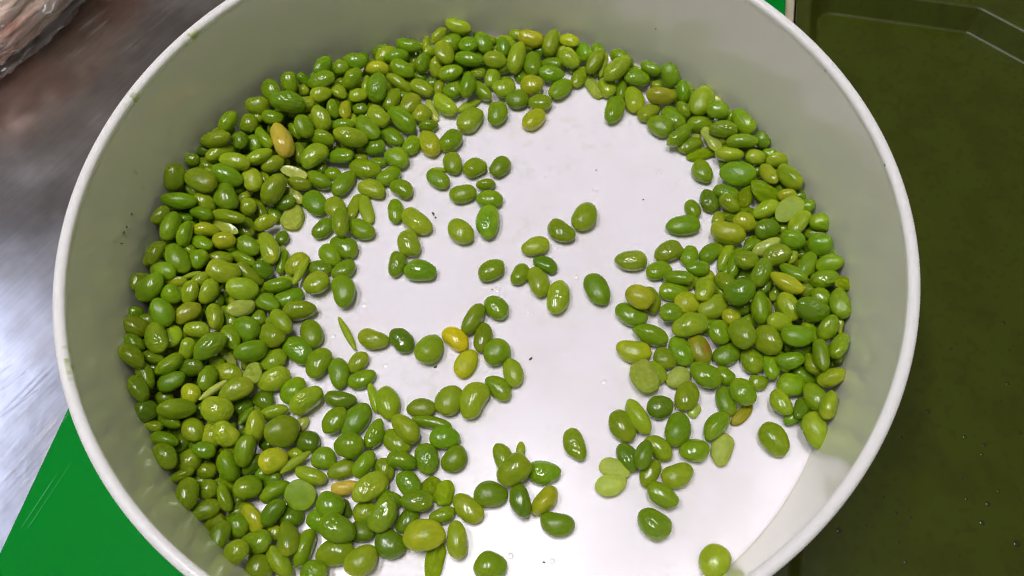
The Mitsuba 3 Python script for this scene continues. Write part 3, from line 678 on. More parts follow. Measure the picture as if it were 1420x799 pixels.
178 1413 113 -42 -362 1239 198 98 109|y||large yellow-green smooth bean pointing up near the tub wall at twelve o'clock
257 1256 66 197 -233 -212 137 123 90|Y|t|yellowish roundish bean midway to the wall at half past twelve
168 1172 45 -34 -7 388 131 123 90|g||mid green roundish bean midway to the wall at twelve o'clock
259 1028 41 -35 -14 765 157 112 82|Y||yellowish smooth bean leaning right midway to the wall at half past twelve
55 1073 50 36 -19 1400 158 117 86|g||mid green smooth bean pointing up midway to the wall at twelve o'clock
-153 1628 161 900 -51 -417 165 90 100|y||yellow-green smooth bean lying sideways against the tub wall at twelve o'clock
-232 1438 150 -247 361 -1235 154 115 84|y|t|yellow-green smooth bean leaning left near the tub wall at half past eleven
-600 1196 158 377 -347 1320 167 120 88|G|tw|vivid green wrinkled bean pointing up near the tub wall at eleven o'clock
-236 1139 62 379 -113 -814 166 100 73|y|wt|yellow-green wrinkled bean leaning left midway to the wall at half past eleven
-104 1159 20 -22 -6 496 152 53 40|y|c|yellow-green thin bean sliver leaning right midway to the wall at twelve o'clock
-94 1036 47 30 15 960 177 130 95|y||yellow-green smooth bean leaning right midway to the wall at twelve o'clock
-890 1196 236 1 -133 284 154 97 71|g|tw|mid green wrinkled bean lying sideways near the tub wall at half past ten
-1043 1012 276 230 397 1 182 111 124|G|tw|vivid green wrinkled bean lying sideways near the tub wall at half past ten
""")
REST = parse("""
-1208 1009 266 732 143 199 123 97 71|o|
-1333 877 299 272 -118 1000 134 82 91|g|
-1246 902 254 327 -116 1079 102 96 70|o|
-1135 961 227 430 139 -170 115 84 61|g|
-1279 794 252 303 -69 1620 99 82 60|d|
-1226 821 180 350 185 -1061 107 90 66|g|
-1171 838 211 191 80 -980 152 69 77|g|
-1184 720 205 689 163 483 148 75 84|y|
-1124 705 160 675 186 490 125 83 60|o|
-1373 728 237 8 268 612 163 81 91|o|
-1505 679 260 415 164 32 73 67 49|o|
-1448 681 209 -97 221 -319 104 74 54|o|
-1416 435 229 218 444 -549 117 85 62|o|
-1259 561 107 537 73 558 81 41 23|p|h
-1430 626 204 1183 -116 -43 63 61 44|y|
-1182 642 112 222 -239 1575 91 76 55|o|
-1461 748 238 349 -6 -46 85 54 40|d|
-1230 455 149 195 96 6 93 94 69|y|
-1128 471 35 -9 94 -1188 91 69 50|g|
-1191 474 70 223 234 -1206 105 68 50|g|
-1148 379 103 749 219 472 122 81 59|y|
-1420 366 235 337 -137 -350 129 72 80|G|
-1512 362 204 28 174 61 85 66 48|d|
-1595 330 287 584 201 890 107 70 51|o|
-1474 237 254 154 -276 1317 133 74 82|g|
-1396 287 208 564 350 -46 127 71 80|Y|
-1317 317 182 355 40 -477 149 59 32|y|ht
-1254 370 92 -52 55 -1029 153 101 74|o|
-1408 216 202 -289 117 -472 117 74 54|g|
-1315 242 173 633 113 79 117 88 64|Y|
-1077 253 11 -13 -1 1519 97 41 22|p|h
-1594 130 271 352 -15 1127 123 78 57|o|
-1407 121 207 299 142 1187 105 89 65|g|
-1338 164 126 338 317 71 122 85 62|o|
-1246 188 87 -25 1 -498 161 59 66|o|
-1136 115 88 395 491 -576 112 88 64|d|
-1188 76 118 362 298 -702 160 71 80|o|
-1492 -4 221 802 138 66 105 53 29|y|h
-1394 17 185 713 246 665 105 69 51|y|
-1643 -29 280 479 289 1199 92 68 49|o|
-1056 31 78 156 12 156 143 72 80|g|
-1421 -60 216 230 -210 1330 122 87 64|o|
-1494 -77 238 306 446 -1039 100 93 68|g|
-1268 -143 103 -31 17 -1001 141 82 60|o|
-1200 -108 127 397 510 382 140 88 49|p|h
-1332 -61 119 255 227 36 82 70 51|d|
-1370 -246 191 385 176 -94 123 79 58|y|
-1468 -284 208 199 319 1252 113 85 47|y|h
-1605 -202 210 343 224 19 104 73 54|g|
-1645 -166 243 371 501 90 66 61 44|g|
-1137 -135 56 163 -108 1087 88 83 61|g|
-1228 -266 137 -76 164 -997 130 86 63|g|
-1400 -341 191 707 100 1349 107 75 55|y|
-1614 -330 264 207 79 -534 111 65 73|g|
-1531 -392 227 548 346 -293 105 59 66|g|
-1546 -479 243 -77 235 -1043 144 73 82|g|t
-1303 -470 149 602 581 1301 123 84 61|g|
-1247 -344 76 -201 590 -735 98 50 27|p|h
-1294 -370 97 385 263 9 73 61 45|y|
-1364 -545 163 257 216 -1026 100 89 65|Y|
-1488 -556 145 268 210 3 83 65 48|g|
-1433 -672 176 -258 52 -525 125 64 71|g|
-1495 -697 187 199 82 -283 89 52 58|y|
-1440 -757 176 533 -33 -289 133 63 71|g|
-1338 -610 98 118 -147 1079 94 54 60|d|
-1259 -729 114 91 -91 1488 121 99 72|y|
-1392 -755 101 168 232 1201 93 70 51|d|
-1167 -574 33 127 305 924 110 85 62|d|
-1072 -548 33 85 -47 -695 109 92 67|d|
-1014 -614 58 49 49 256 138 66 74|y|
-1149 -706 32 309 -131 469 86 60 44|d|
-1264 -808 164 -95 295 -134 102 75 55|G|t
-1230 -818 50 349 55 1470 92 47 53|y|
-1041 -752 22 88 -53 -51 74 60 44|d|
-1079 -854 64 167 -22 798 114 64 71|d|
-1277 -875 78 115 287 16 92 76 55|o|
-1354 -910 144 267 22 420 115 51 57|g|
-1244 -970 118 226 74 527 96 85 62|o|
-1161 -1007 128 166 86 -1235 128 59 66|o|t
-1135 -1000 39 202 -63 1073 85 69 50|o|
-893 -1078 37 -224 124 -345 107 102 74|d|
-1103 -1118 90 -188 253 -956 100 84 61|g|
-958 -1152 56 51 94 1118 72 62 34|y|h
-771 -1317 70 -63 1 -37 110 99 72|G|w
-770 -1105 40 5 -1 -521 115 97 71|G|
-573 -1076 38 -2 0 -38 107 103 75|o|
-471 -1022 42 -40 8 -374 126 75 84|g|
-665 -1053 21 34 -23 -1167 87 57 42|d|
-392 -1119 33 -6 -3 859 123 91 66|d|
-239 -1101 38 -94 -15 308 117 68 76|o|
-498 -889 32 27 -15 -1030 113 88 64|o|
-890 -660 17 -12 -7 1120 78 61 33|p|h
-909 -802 22 -72 48 -25 77 59 43|y|
-563 -553 27 1 -1 -1281 153 49 55|y|
-1008 -23 37 63 12 360 154 101 74|G|
-644 -373 31 -20 -10 924 118 84 62|y|
-1066 520 71 272 -90 301 110 76 55|d|
-1036 576 58 220 129 -638 146 62 34|p|h
-804 490 43 -32 19 -1073 145 117 86|y|
-716 513 19 -75 -58 1320 169 69 38|y|h
-865 377 35 46 19 789 136 95 70|g|
-494 464 34 32 -28 -1465 143 93 68|g|
-866 141 34 -8 1 -236 129 93 68|d|
-981 169 41 -60 -32 981 140 113 82|y|
-1028 70 29 -4 0 -44 93 79 58|y|
-1074 329 34 -4 6 1186 83 68 49|d|
-1056 183 34 17 15 1433 141 60 67|g|
-1034 933 135 113 225 -964 113 50 56|g|
-885 883 129 1083 -29 -224 139 92 67|o|
-1010 811 102 602 3 -1350 129 70 79|y|
-794 801 79 -8 -202 -97 149 92 67|G|
-1023 678 114 481 237 -299 144 59 32|P|ht
-997 627 84 -94 107 -184 133 69 78|o|
-840 722 26 187 10 -39 92 71 52|g|
-910 752 34 168 -49 540 84 71 52|d|
-779 963 134 334 -56 22 135 71 80|g|
-833 1056 161 -329 843 -1162 112 75 55|g|
-768 1057 145 569 342 1517 119 72 52|Y|
-693 1078 124 358 52 -14 85 65 47|d|
-730 1017 102 174 45 -1242 90 50 37|y|
-593 1021 126 286 209 -893 140 108 79|y|
-624 1139 62 439 65 -9 94 74 54|y|
-615 862 65 266 14 123 119 93 68|G|
-421 883 37 -9 -6 1146 132 101 74|g|
-538 687 36 -1 0 590 148 99 72|g|
-599 787 23 35 -1 -47 100 64 47|g|
-703 819 28 466 -46 -61 93 50 56|o|
-368 1092 48 62 33 981 116 103 75|y|
-328 1015 37 -59 -2 61 115 66 74|g|
-313 1142 17 7 47 -1205 166 59 33|p|h
-17 609 35 1 0 58 106 62 70|g|
271 114 31 -18 5 -534 133 86 63|d|
142 65 34 -50 -32 1140 127 93 68|o|
1056 410 30 24 -18 -1325 116 81 59|g|
1146 454 36 111 -95 -1415 136 98 71|d|w
29 -858 32 -87 69 -1340 136 88 64|o|
915 -671 16 4 2 952 75 57 32|p|h
1382 -697 74 -296 126 1031 121 69 50|d|
1444 -534 39 223 308 -664 122 88 64|g|
1230 -549 28 49 -1 -41 89 77 56|o|
1289 -485 65 -118 35 -1611 133 82 60|G|
1466 -505 120 116 -186 -1098 114 82 60|o|
1138 -237 79 221 13 -804 92 78 57|Y|
1223 -190 33 595 -221 -70 68 32 18|y|h
1237 -249 54 271 197 19 84 63 46|g|
1479 -351 129 607 -321 -1204 126 66 74|g|
1606 -339 168 157 -397 1353 80 30 17|y|h
1435 -427 98 265 10 -37 94 61 45|d|
774 -117 50 -13 10 -1281 150 90 101|o|
762 -483 34 -61 41 -1177 117 92 67|y|
1033 -99 103 168 18 975 130 84 61|y|
1046 -257 28 132 -8 967 99 76 56|G|
1078 -515 31 29 -13 -826 103 86 63|g|
1000 131 34 48 33 1210 122 93 68|g|
1015 27 95 233 90 -99 126 78 57|G|t
918 -12 75 383 -325 -230 154 71 80|G|t
1287 278 96 430 -93 -459 120 98 72|Y|t
1349 203 34 171 -303 -185 85 59 43|g|
1372 123 105 478 -162 289 155 85 47|p|h
1207 55 75 -51 -9 1187 177 69 78|g|
1174 108 49 57 -78 1047 168 62 70|y|
1304 149 80 265 26 497 111 50 56|g|
1472 115 186 753 -261 -367 116 95 69|G|t
1473 53 133 65 -181 1181 83 53 39|y|
1531 82 93 84 -294 -191 68 50 37|g|
1439 -64 184 706 -591 -678 144 63 71|g|t
1503 -139 143 536 -59 -52 89 77 57|o|
1619 184 117 241 -241 -148 107 77 57|g|
1546 -199 181 166 49 -923 100 88 64|g|
1323 -95 112 -17 -251 936 85 53 38|d|
1143 -46 79 84 -330 -963 124 91 67|o|
1244 -10 38 249 -98 -78 96 66 48|d|
1539 234 148 -389 -290 839 154 93 68|y|
1629 213 175 344 2 -41 106 96 70|g|
1377 -115 78 55 -433 912 90 60 44|y|
1653 59 137 807 59 -33 80 57 42|g|
997 9 39 29 18 1133 137 69 78|y|
1053 -22 40 64 -16 1053 137 89 65|y|
1099 817 34 -120 -22 362 153 93 68|g|
1206 823 69 -23 62 -1165 166 93 51|p|hk
1279 705 89 372 -217 -248 154 79 88|y|
1453 759 134 524 156 -1101 97 78 57|d|
1403 658 120 224 79 -197 103 86 63|y|
1487 687 98 1133 -382 -64 81 74 54|g|
1504 620 139 767 58 -26 118 81 59|y|
1453 550 120 285 -492 -1176 150 81 59|y|
1423 614 57 531 4 -40 75 62 45|d|
1280 691 25 353 -150 -115 91 67 49|g|
1239 493 49 -66 -30 -401 140 90 65|G|w
1237 407 75 -94 72 -873 124 77 86|o|
1510 395 149 852 -335 104 93 67 49|Y|t
1180 347 25 24 18 1272 89 69 50|y|
1596 331 145 199 -347 -219 81 78 57|g|
1594 423 100 130 -126 -117 71 60 44|d|
1492 245 74 296 -37 -58 79 63 46|o|
903 1300 54 402 182 -1101 97 71 39|g|h
934 1298 110 792 -212 -570 135 75 84|g|
983 1243 38 15 4 -46 105 71 52|y|
1092 1144 90 357 237 -1537 131 78 87|G|
899 1052 35 -98 -33 650 149 96 70|y|
1027 1005 42 40 -9 -996 162 108 79|g|
1084 1028 74 260 77 -1084 112 64 72|g|
1248 960 141 380 -38 -64 121 101 74|g|t
1217 995 39 -179 140 84 80 65 47|g|
1169 937 50 -22 43 -124 153 90 101|o|
1340 935 103 681 -196 -110 99 80 58|g|
1268 1057 108 509 27 -887 68 38 21|p|h
1141 886 12 192 -44 -73 60 43 24|p|h
178 1623 79 519 -203 -159 91 68 50|y|
263 1550 120 749 40 -209 154 99 72|Y|
484 1525 117 151 -145 -483 120 81 59|Y|
569 1468 78 656 -280 -1171 119 103 75|G|
435 1486 72 942 -267 435 97 63 46|y|
534 1324 37 140 45 1075 152 85 62|o|
778 1403 85 590 -187 -684 152 89 99|g|
683 1237 39 20 12 -1376 140 106 77|y|
765 1225 37 36 -85 1408 164 66 74|g|
373 1322 73 347 140 -155 148 97 71|G|tw
378 1401 70 -32 -116 -162 124 80 59|g|w
267 1392 81 7 -196 1513 156 107 78|g|
313 1515 47 572 -243 -166 82 68 50|d|
202 1350 28 356 208 85 90 72 52|g|
297 1138 49 -47 1 -49 133 105 77|o|
98 1239 66 114 79 227 136 115 84|y|
-266 1578 139 132 -135 799 128 67 75|y|
-202 1542 110 501 -121 469 149 112 82|g|
-97 1496 145 0 -152 -199 112 107 78|G|
-8 1527 122 104 321 -1234 136 107 78|G|
-93 1397 136 489 -87 -243 168 84 94|g|t
-200 1332 103 394 -109 186 143 93 68|g|t
-284 1388 86 591 551 -1473 118 76 55|y|
-328 1502 99 221 310 193 85 76 55|y|
-433 1501 152 648 -24 -239 151 84 95|G|
-345 1594 76 -77 -281 1391 88 50 37|y|
-506 1429 145 505 29 168 147 84 94|G|
-569 1479 110 387 156 547 145 89 65|y|
-469 1343 140 483 106 -468 145 96 70|g|t
-356 1410 107 1275 435 1134 126 98 71|G|
-421 1469 66 153 54 -5 80 77 56|g|
-613 1341 149 529 -37 -62 139 83 93|Y|
-491 1277 98 340 226 -608 167 66 74|y|
-387 1371 36 281 -208 424 97 72 52|g|
-665 1237 144 -49 -233 1506 110 52 58|y|
-528 1172 87 206 19 1126 154 96 70|o|
-365 1260 66 -94 162 -472 147 101 74|y|
-428 1155 61 31 19 1157 148 118 86|y|
-191 1242 59 208 -98 91 113 101 74|g|
-271 1275 40 373 -36 1320 105 62 69|y|
-103 1236 108 121 -80 1402 163 88 99|g|
-34 1238 54 -55 37 -849 173 79 89|g|
-114 1378 26 967 -53 -54 89 67 49|g|
52 1408 108 636 13 -130 143 97 71|y|t
33 1316 59 406 -58 1384 120 97 71|y|
-46 1352 69 183 -158 -165 89 71 52|o|w
-318 1330 23 392 -116 -112 90 63 46|d|
103 1509 111 314 191 -1437 123 81 59|G|
39 1513 62 489 -340 -233 94 72 53|G|
113 1319 24 14 74 15 88 67 49|g|
-891 1302 228 708 385 983 137 90 66|G|
-797 1305 208 362 -66 -86 91 86 63|g|
-720 1353 202 596 43 -116 134 91 67|G|
-733 1238 191 187 -309 773 139 86 96|g|
-897 1132 197 434 139 331 121 93 68|y|
-805 1163 176 -263 299 -883 108 77 56|y|
-703 1144 158 314 152 454 102 81 59|y|
-1054 1169 251 430 497 -1397 125 92 67|g|
-1140 1101 264 658 17 -1099 144 104 76|g|
-973 1064 200 584 -3 -43 97 88 64|y|w
-1000 1177 175 752 -97 -75 69 64 47|y|
-1374 677 58 -488 712 2521 124 80 60|g|f
-701 1181 73 -1774 2334 137 106 71 58|y|f
-1495 178 36 -1489 -297 -298 114 75 56|d|f
-149 1428 60 1758 -2234 142 133 92 72|d|f
-1033 1092 73 2186 923 1542 131 97 78|d|f
-1171 1100 63 1723 1029 951 118 80 66|g|f
-1383 86 69 -1106 1123 -944 133 95 84|g|f
1342 808 73 1152 408 -174 109 81 64|d|f
-1351 -430 48 2651 541 132 129 94 84|G|f
-1468 -584 52 -386 707 -1238 134 92 72|o|f
-764 1126 40 -410 -1627 2032 134 93 71|o|f
-1406 -534 67 -1902 -1546 463 117 86 70|g|f
-881 1002 44 -1126 -2810 252 115 78 64|o|f
1430 -448 47 313 -2400 -1142 117 76 62|d|f
-1225 931 59 166 22 237 135 96 78|g|f
-1550 -413 64 2322 391 -264 105 68 56|y|f
-1371 232 67 214 120 867 109 81 66|g|f
-1527 29 73 2163 956 402 130 86 67|o|f
1383 25 36 -346 -571 1810 111 82 66|o|f
-524 1421 56 -326 -1910 -1808 113 75 59|y|f
-750 904 63 158 244 913 130 86 76|o|f
1557 -314 76 -3009 -427 59 111 76 65|o|f
-584 1220 47 1059 -2805 -455 120 89 71|o|f
-1468 338 76 658 -375 71 106 75 58|y|f
1400 352 38 -224 -407 -1247 105 75 64|o|f
-1170 -762 51 -489 97 -346 133 98 87|y|f
1433 -109 65 194 -68 -1296 128 88 69|o|f
-1093 1000 56 -380 1818 1677 134 88 67|g|f
-1385 -803 55 147 539 2254 126 87 71|y|f
363 1576 41 991 2729 953 114 80 68|d|f
-1184 771 79 -501 243 897 122 84 64|o|f
1319 -274 71 230 245 3049 121 90 75|y|f
-1216 -28 45 843 -850 -551 126 94 73|o|f
-1288 719 63 98 -1935 1283 132 96 73|g|f
-180 1314 34 2157 1967 699 109 76 67|o|f
-1307 -162 76 699 -2129 805 112 75 62|o|f
-1392 -118 67 -195 1964 309 113 73 64|G|f
-1158 -350 42 -1657 -1357 640 110 76 67|o|f
-622 948 53 1177 951 2092 120 84 73|g|f
-1232 242 54 -2397 1808 685 111 75 57|d|f
-958 839 46 -671 -978 -2738 112 76 65|y|f
-905 1125 49 -513 1089 -2614 125 87 67|g|f
-1575 137 79 -960 -1470 -2039 115 76 57|g|f
-671 1375 73 -823 456 2270 113 74 64|g|f
-1445 713 35 -2707 -1030 -71 106 69 52|o|f
-876 1230 75 384 -2717 459 112 80 61|G|f
-264 1495 47 71 -1667 -2226 113 73 55|g|f
116 1402 52 1849 230 507 121 85 67|g|f
-1186 120 47 2640 570 -468 106 72 65|d|f
749 1390 33 394 -2242 -1244 109 71 61|g|f
-1399 487 54 473 -201 -1201 128 86 70|y|f
-1251 -589 80 459 -315 2000 114 85 76|o|f
1522 457 61 -258 -1697 1139 122 79 66|g|f
-764 1051 56 919 -69 -440 131 85 72|d|f
-1603 -55 50 588 -200 498 119 79 60|g|f
-1604 217 54 -1187 508 -960 111 80 72|o|f
1435 195 48 -43 -2106 1524 127 84 74|o|f
12 1574 73 -1039 -331 -142 120 88 73|g|f
1299 -33 68 -323 2424 -1349 113 79 65|o|f
1481 563 40 -2027 -639 940 108 71 54|o|f
-1476 295 41 -2486 49 -307 109 79 63|d|f
1549 349 51 -1291 178 42 114 84 75|d|f
1478 -640 41 -965 -1228 852 109 70 55|d|f
-1474 -707 78 940 1553 1200 117 81 63|d|f
-1322 378 35 -722 -2015 1388 109 73 65|g|f
-1299 -45 44 65 2659 643 106 71 55|d|f
-1070 858 69 -861 -495 1582 113 74 63|y|f
1261 120 34 823 1812 1724 111 75 63|o|f
-1555 -102 78 -139 2412 -1493 132 93 80|g|f
1597 55 39 -1699 -451 187 110 80 67|g|f
-1144 573 45 1100 135 269 129 94 79|o|f
-1352 875 79 1636 1247 1089 123 89 75|y|f
1587 291 73 -2091 1258 1204 113 81 69|g|f
-1231 515 49 237 462 -600 124 87 69|o|f
-1333 -568 37 248 -16 1078 132 91 72|y|f
-1154 314 43 1163 2346 1224 114 81 65|o|f
1535 -113 53 621 -2453 -1056 133 95 82|G|f
-293 1429 37 619 -154 -947 109 72 59|g|f
1315 -168 59 2373 -1644 -446 118 79 60|y|f
-471 1527 67 -355 2939 -738 133 85 74|o|f
-974 951 78 -73 -187 -897 106 75 61|g|f
1564 -235 75 -1583 -397 680 106 72 58|d|f
-1462 -226 58 890 -1896 1820 116 81 69|G|f
-1491 -434 76 -1673 1400 191 129 89 73|g|f
-1601 -238 75 1426 1745 453 119 84 72|g|f
-1433 405 48 -415 -2388 -973 119 77 68|y|f
-1060 1238 53 -2310 -723 1097 119 84 67|g|f
-1139 718 68 1883 725 -129 135 97 81|g|f
-770 1317 45 -2507 104 -329 125 94 77|y|f
-1103 -36 40 -1742 2140 -362 110 71 58|o|f
-947 1005 60 -249 -1251 1217 117 80 65|o|f
-1339 -103 54 -378 964 -715 106 70 59|G|f
1471 -31 34 2811 -991 177 110 80 67|d|f
-1413 -303 67 305 -2102 -561 124 88 67|o|f
1348 -74 48 -917 731 -2239 116 81 68|d|f
-802 1398 65 690 585 852 123 91 81|y|f
-1400 -381 71 201 -769 -2027 124 85 76|G|f
-1560 317 57 -517 2009 2019 111 75 57|o|f
1265 22 59 -3016 51 -277 108 71 56|g|f
-47 1485 52 -1354 644 307 120 87 69|G|f
-1487 570 63 1447 1322 1659 132 92 81|g|f
-1535 -365 70 161 32 35 125 80 62|y|f
-656 1467 56 -508 -188 -2741 109 71 56|o|f
-1345 -753 73 -2338 1191 -1071 109 79 66|d|f
-896 884 67 1968 823 -435 119 79 64|o|f
-591 1070 46 2474 -1342 -122 116 86 65|y|f
-96 1589 41 1785 -1671 -804 132 89 80|g|f
149 1505 42 187 3070 412 129 89 79|o|f
1614 -7 76 173 -581 1225 119 88 69|y|f
1466 713 47 -1041 -1429 1476 123 89 76|d|f
-243 1442 67 1970 -590 -1274 117 84 66|o|f
1154 1112 61 592 -310 -838 107 70 58|G|f
-205 1612 74 1850 260 832 130 84 67|o|f
-1267 -311 54 -1395 2247 -1276 126 84 63|g|f
1209 -155 58 1752 2421 135 123 80 64|g|f
-489 1361 71 -1544 305 -160 106 77 67|d|f
-1339 586 67 -1754 -2344 455 118 86 73|o|f
-1271 822 65 -1167 -1549 1826 130 89 79|g|f
-1046 -156 44 -170 104 -197 119 77 66|o|f
-725 1251 42 -1527 -520 311 130 89 80|o|f
-536 1302 51 210 1028 -941 106 69 62|y|f
1616 -123 72 765 -990 735 119 78 66|d|f
-1324 10 67 -1040 2782 -43 112 77 60|g|f
-1095 1131 43 318 614 1833 106 78 68|g|f
-645 1318 70 2710 -434 522 122 87 75|d|f
-1241 -1033 50 1553 2470 730 123 82 70|o|f
1500 54 45 1133 301 382 124 84 66|y|f
1400 -313 72 -389 -706 -2577 122 90 72|d|f
-1180 661 40 -637 -1492 1999 113 79 64|o|f
1537 201 40 2273 -1272 -226 116 85 68|o|f
-519 1146 36 -2225 1201 -590 109 79 67|o|f
1304 -366 57 -408 2436 -1763 106 72 62|G|f
-1610 47 56 2287 1237 729 128 93 73|g|f
1390 748 59 -1420 -1218 2002 124 82 72|o|f
-1557 488 77 -2554 -1645 252 131 95 81|g|f
1410 85 66 -561 21 -1495 127 87 78|g|f
-1039 699 57 68 193 -2316 112 74 57|g|f
-1302 -696 46 -237 1044 2613 109 72 58|o|f
-1312 -240 70 511 1773 520 127 91 78|G|f
-1412 -48 50 -379 -2414 733 119 83 67|G|f
-1358 -672 71 -941 819 1965 114 73 62|g|f
-1334 304 55 644 815 -976 111 79 61|o|f
418 1439 36 -47 -233 -1448 107 70 60|o|f
-1275 -473 36 90 2200 -2002 115 80 61|d|f
1315 869 50 2431 -1628 -609 106 71 57|G|f
1504 118 69 2469 842 -267 115 79 69|d|f
257 1605 78 -228 -748 -520 111 80 61|g|f
-1510 381 37 301 -1523 -1877 117 81 71|o|f
-1141 206 37 874 -2183 -1526 119 82 62|d|f
1437 -231 69 144 -1503 -2644 130 90 78|o|f
-1483 -137 67 1344 -1903 1735 132 87 70|o|f
1051 1161 34 2067 -1342 -690 135 88 67|o|f
-932 1170 73 -194 -3 187 115 75 67|G|f
-1552 -267 62 1882 -1132 891 116 76 64|y|f
112 1594 57 -559 -43 -42 116 86 77|y|f
1447 290 59 715 -794 -2212 131 90 81|d|f
-44 1621 76 -2044 536 -1767 108 70 55|d|f
-790 965 70 924 -1246 -2196 131 92 71|o|f
-1238 606 49 -2174 -1720 -81 113 76 58|o|f
-1178 -236 65 -618 -339 -1103 105 70 62|o|f
-1237 389 42 -974 -48 -744 109 72 60|g|f
-595 1387 45 -621 158 2064 111 78 63|g|f
-1154 -1123 42 183 -283 2292 119 84 65|o|f
-331 1519 54 717 -2115 -1402 109 79 62|g|f
820 1331 40 332 194 -2818 127 87 67|g|f
657 1478 63 -2616 1631 546 130 83 65|g|f
503 1532 36 938 -207 -108 125 82 69|y|f
-1213 -146 75 -1113 377 -893 131 88 74|d|f
-924 1316 64 -790 1052 -1275 123 91 75|g|f
-1187 850 38 -142 -958 -2925 125 89 67|G|f
-1502 -17 36 380 -525 -1039 106 72 63|g|f
1351 492 50 2341 305 584 113 75 57|G|f
1542 -453 55 -2084 1038 -748 126 89 75|g|f
1414 -734 42 49 401 -2001 115 75 60|G|f
-664 1071 70 1744 1015 1070 120 77 64|d|f
-1292 105 53 944 255 1593 132 89 78|G|f
-1424 238 35 399 203 2732 108 74 62|o|f
-65 1420 51 -1132 -381 2450 109 82 66|g|f
-1530 -563 70 1998 1966 659 120 88 73|o|f
-373 1559 35 -376 757 -1244 122 78 63|g|f
-1176 -485 49 879 -1194 -785 125 80 69|g|f
-460 1230 40 -2896 -345 360 127 86 65|G|f
-805 847 34 -477 -1760 1481 108 70 55|g|f
1478 389 56 -1308 175 691 120 80 63|o|f
-1008 -1250 42 1672 439 -459 107 78 62|g|f
1286 306 45 635 65 -1971 115 82 69|g|f
1352 298 54 142 169 1780 111 72 55|G|f
-1318 931 39 921 327 1478 106 74 58|G|f
-1369 784 37 276 963 1750 112 76 66|o|f
232 1544 69 297 1445 1863 113 74 58|g|f
1551 -183 62 -1280 -1486 17 117 87 66|o|f
-1392 360 72 925 85 -2454 112 82 74|o|f
1267 849 49 1085 -1620 -563 130 89 68|y|f
-1472 126 79 1406 -239 -550 107 71 54|o|f
27 1415 45 -387 1927 -2113 105 77 61|G|f
-1113 -1049 44 1911 547 -207 117 77 69|o|f
-1582 387 35 1287 -2710 -212 120 81 63|G|f
-1456 736 79 2312 1766 455 112 77 60|g|f
-1242 455 59 436 -2457 754 107 74 60|g|f
1159 -189 33 -1725 442 -610 106 74 65|g|f
-994 -929 37 -1274 2602 454 106 72 58|d|f
283 1453 40 -1813 801 -106 109 78 61|y|f
-1121 41 34 -297 2800 -675 106 72 62|o|f
-1058 -244 34 -883 -2247 1411 108 72 55|g|f
-1014 926 50 -1296 607 -1256 125 81 72|G|f
1495 -342 44 -2097 -2237 370 106 74 66|G|f
958 1310 41 417 -501 2594 106 73 55|g|f
-555 1461 49 -661 650 -2853 110 75 58|y|f
-849 1044 49 2388 -1258 -668 119 77 61|g|f
-1234 995 52 -3022 -264 41 112 75 60|g|f
-1303 -918 54 -2592 479 146 109 77 63|g|f
1342 -468 69 -1670 -2263 456 111 82 64|o|f
-1017 788 38 -400 2722 1399 110 73 58|o|f
1443 464 45 2032 712 414 128 92 82|o|f
1537 -20 79 -2310 1923 400 110 81 68|G|f
-1505 -320 34 99 -268 1411 106 75 60|y|f
-443 1401 58 -1251 1966 1869 108 74 64|o|f
1406 -179 36 -1986 1652 -19 116 76 61|g|f
-166 1587 33 298 -986 -1870 117 78 65|o|f
-118 1323 40 -1717 1326 -104 107 72 55|d|f
-993 1257 64 901 -419 2220 120 79 70|G|f
-1062 -709 33 395 -1615 -1979 125 85 65|o|f
1318 967 54 -2066 1000 -410 120 87 71|g|f
-1010 1161 37 -405 1116 -1997 107 79 60|g|f
134 1545 77 -10 131 -3109 106 73 55|o|f
-1094 -940 41 255 2463 1602 110 73 56|g|f
-1260 -550 40 -1303 -886 397 110 72 55|d|f
-1138 966 65 -235 880 -447 117 76 61|o|f
-1432 654 78 -1635 -903 -797 113 79 60|y|f
1273 767 33 1250 -2214 -702 106 76 64|g|f
1183 -331 47 1323 -2254 298 121 83 65|o|f
1552 503 73 -2345 1280 -1023 110 82 64|g|f
-1196 -944 48 2678 -529 -883 111 81 65|g|f
1354 649 43 -402 1085 -2802 125 81 68|G|f
420 1563 76 -245 -954 1285 112 72 55|y|f
-1216 -690 51 -668 -776 119 109 81 61|g|f
-637 1420 68 86 2492 38 112 77 69|g|f
-849 1300 59 -811 -1171 2431 114 76 61|o|f
-1039 -1190 33 -1153 2017 -1311 105 68 58|g|f
-1545 221 80 97 245 1206 110 73 65|g|f
-922 930 46 -793 2873 340 108 81 63|o|f
-1029 -881 36 831 653 782 106 79 66|G|f
-1307 649 40 2391 -2003 232 112 76 62|g|f
-1569 -289 143 -956 2189 515 123 86 73|G|f
-1210 1009 136 1600 145 1038 110 72 62|G|f
-1149 1085 185 -768 -258 -1039 117 79 63|d|f
-1091 914 116 -641 220 1051 108 77 65|o|f
-1218 871 113 -1199 -618 204 108 78 69|g|f
-1481 206 119 40 -126 2134 110 78 61|g|f
-1587 -135 159 -2357 719 -596 122 79 66|g|f
-1543 509 147 -101 491 1542 106 73 64|g|f
-1464 495 108 2945 458 -142 118 85 72|y|f
-1556 205 173 -62 943 1141 127 89 70|y|f
-1413 49 114 118 280 -1000 114 75 67|g|f
-1483 414 154 1421 -1288 -1515 129 90 81|d|f
-1261 935 174 -425 -2712 -1475 125 89 70|o|f
-1072 1170 167 -950 -1857 1674 119 82 64|o|f
-786 1274 124 -666 -110 -2500 114 80 69|o|f
-1478 -94 135 120 -1809 -2336 116 76 64|o|f
1508 -527 55 -1386 -1387 1056 115 75 62|g|f
-1312 641 147 -1570 847 -2436 117 76 60|g|f
-1255 739 151 306 -2958 610 122 85 68|d|f
-850 988 95 5 -18 296 111 78 63|o|f
-1400 469 162 -1749 -2172 80 132 98 74|o|f
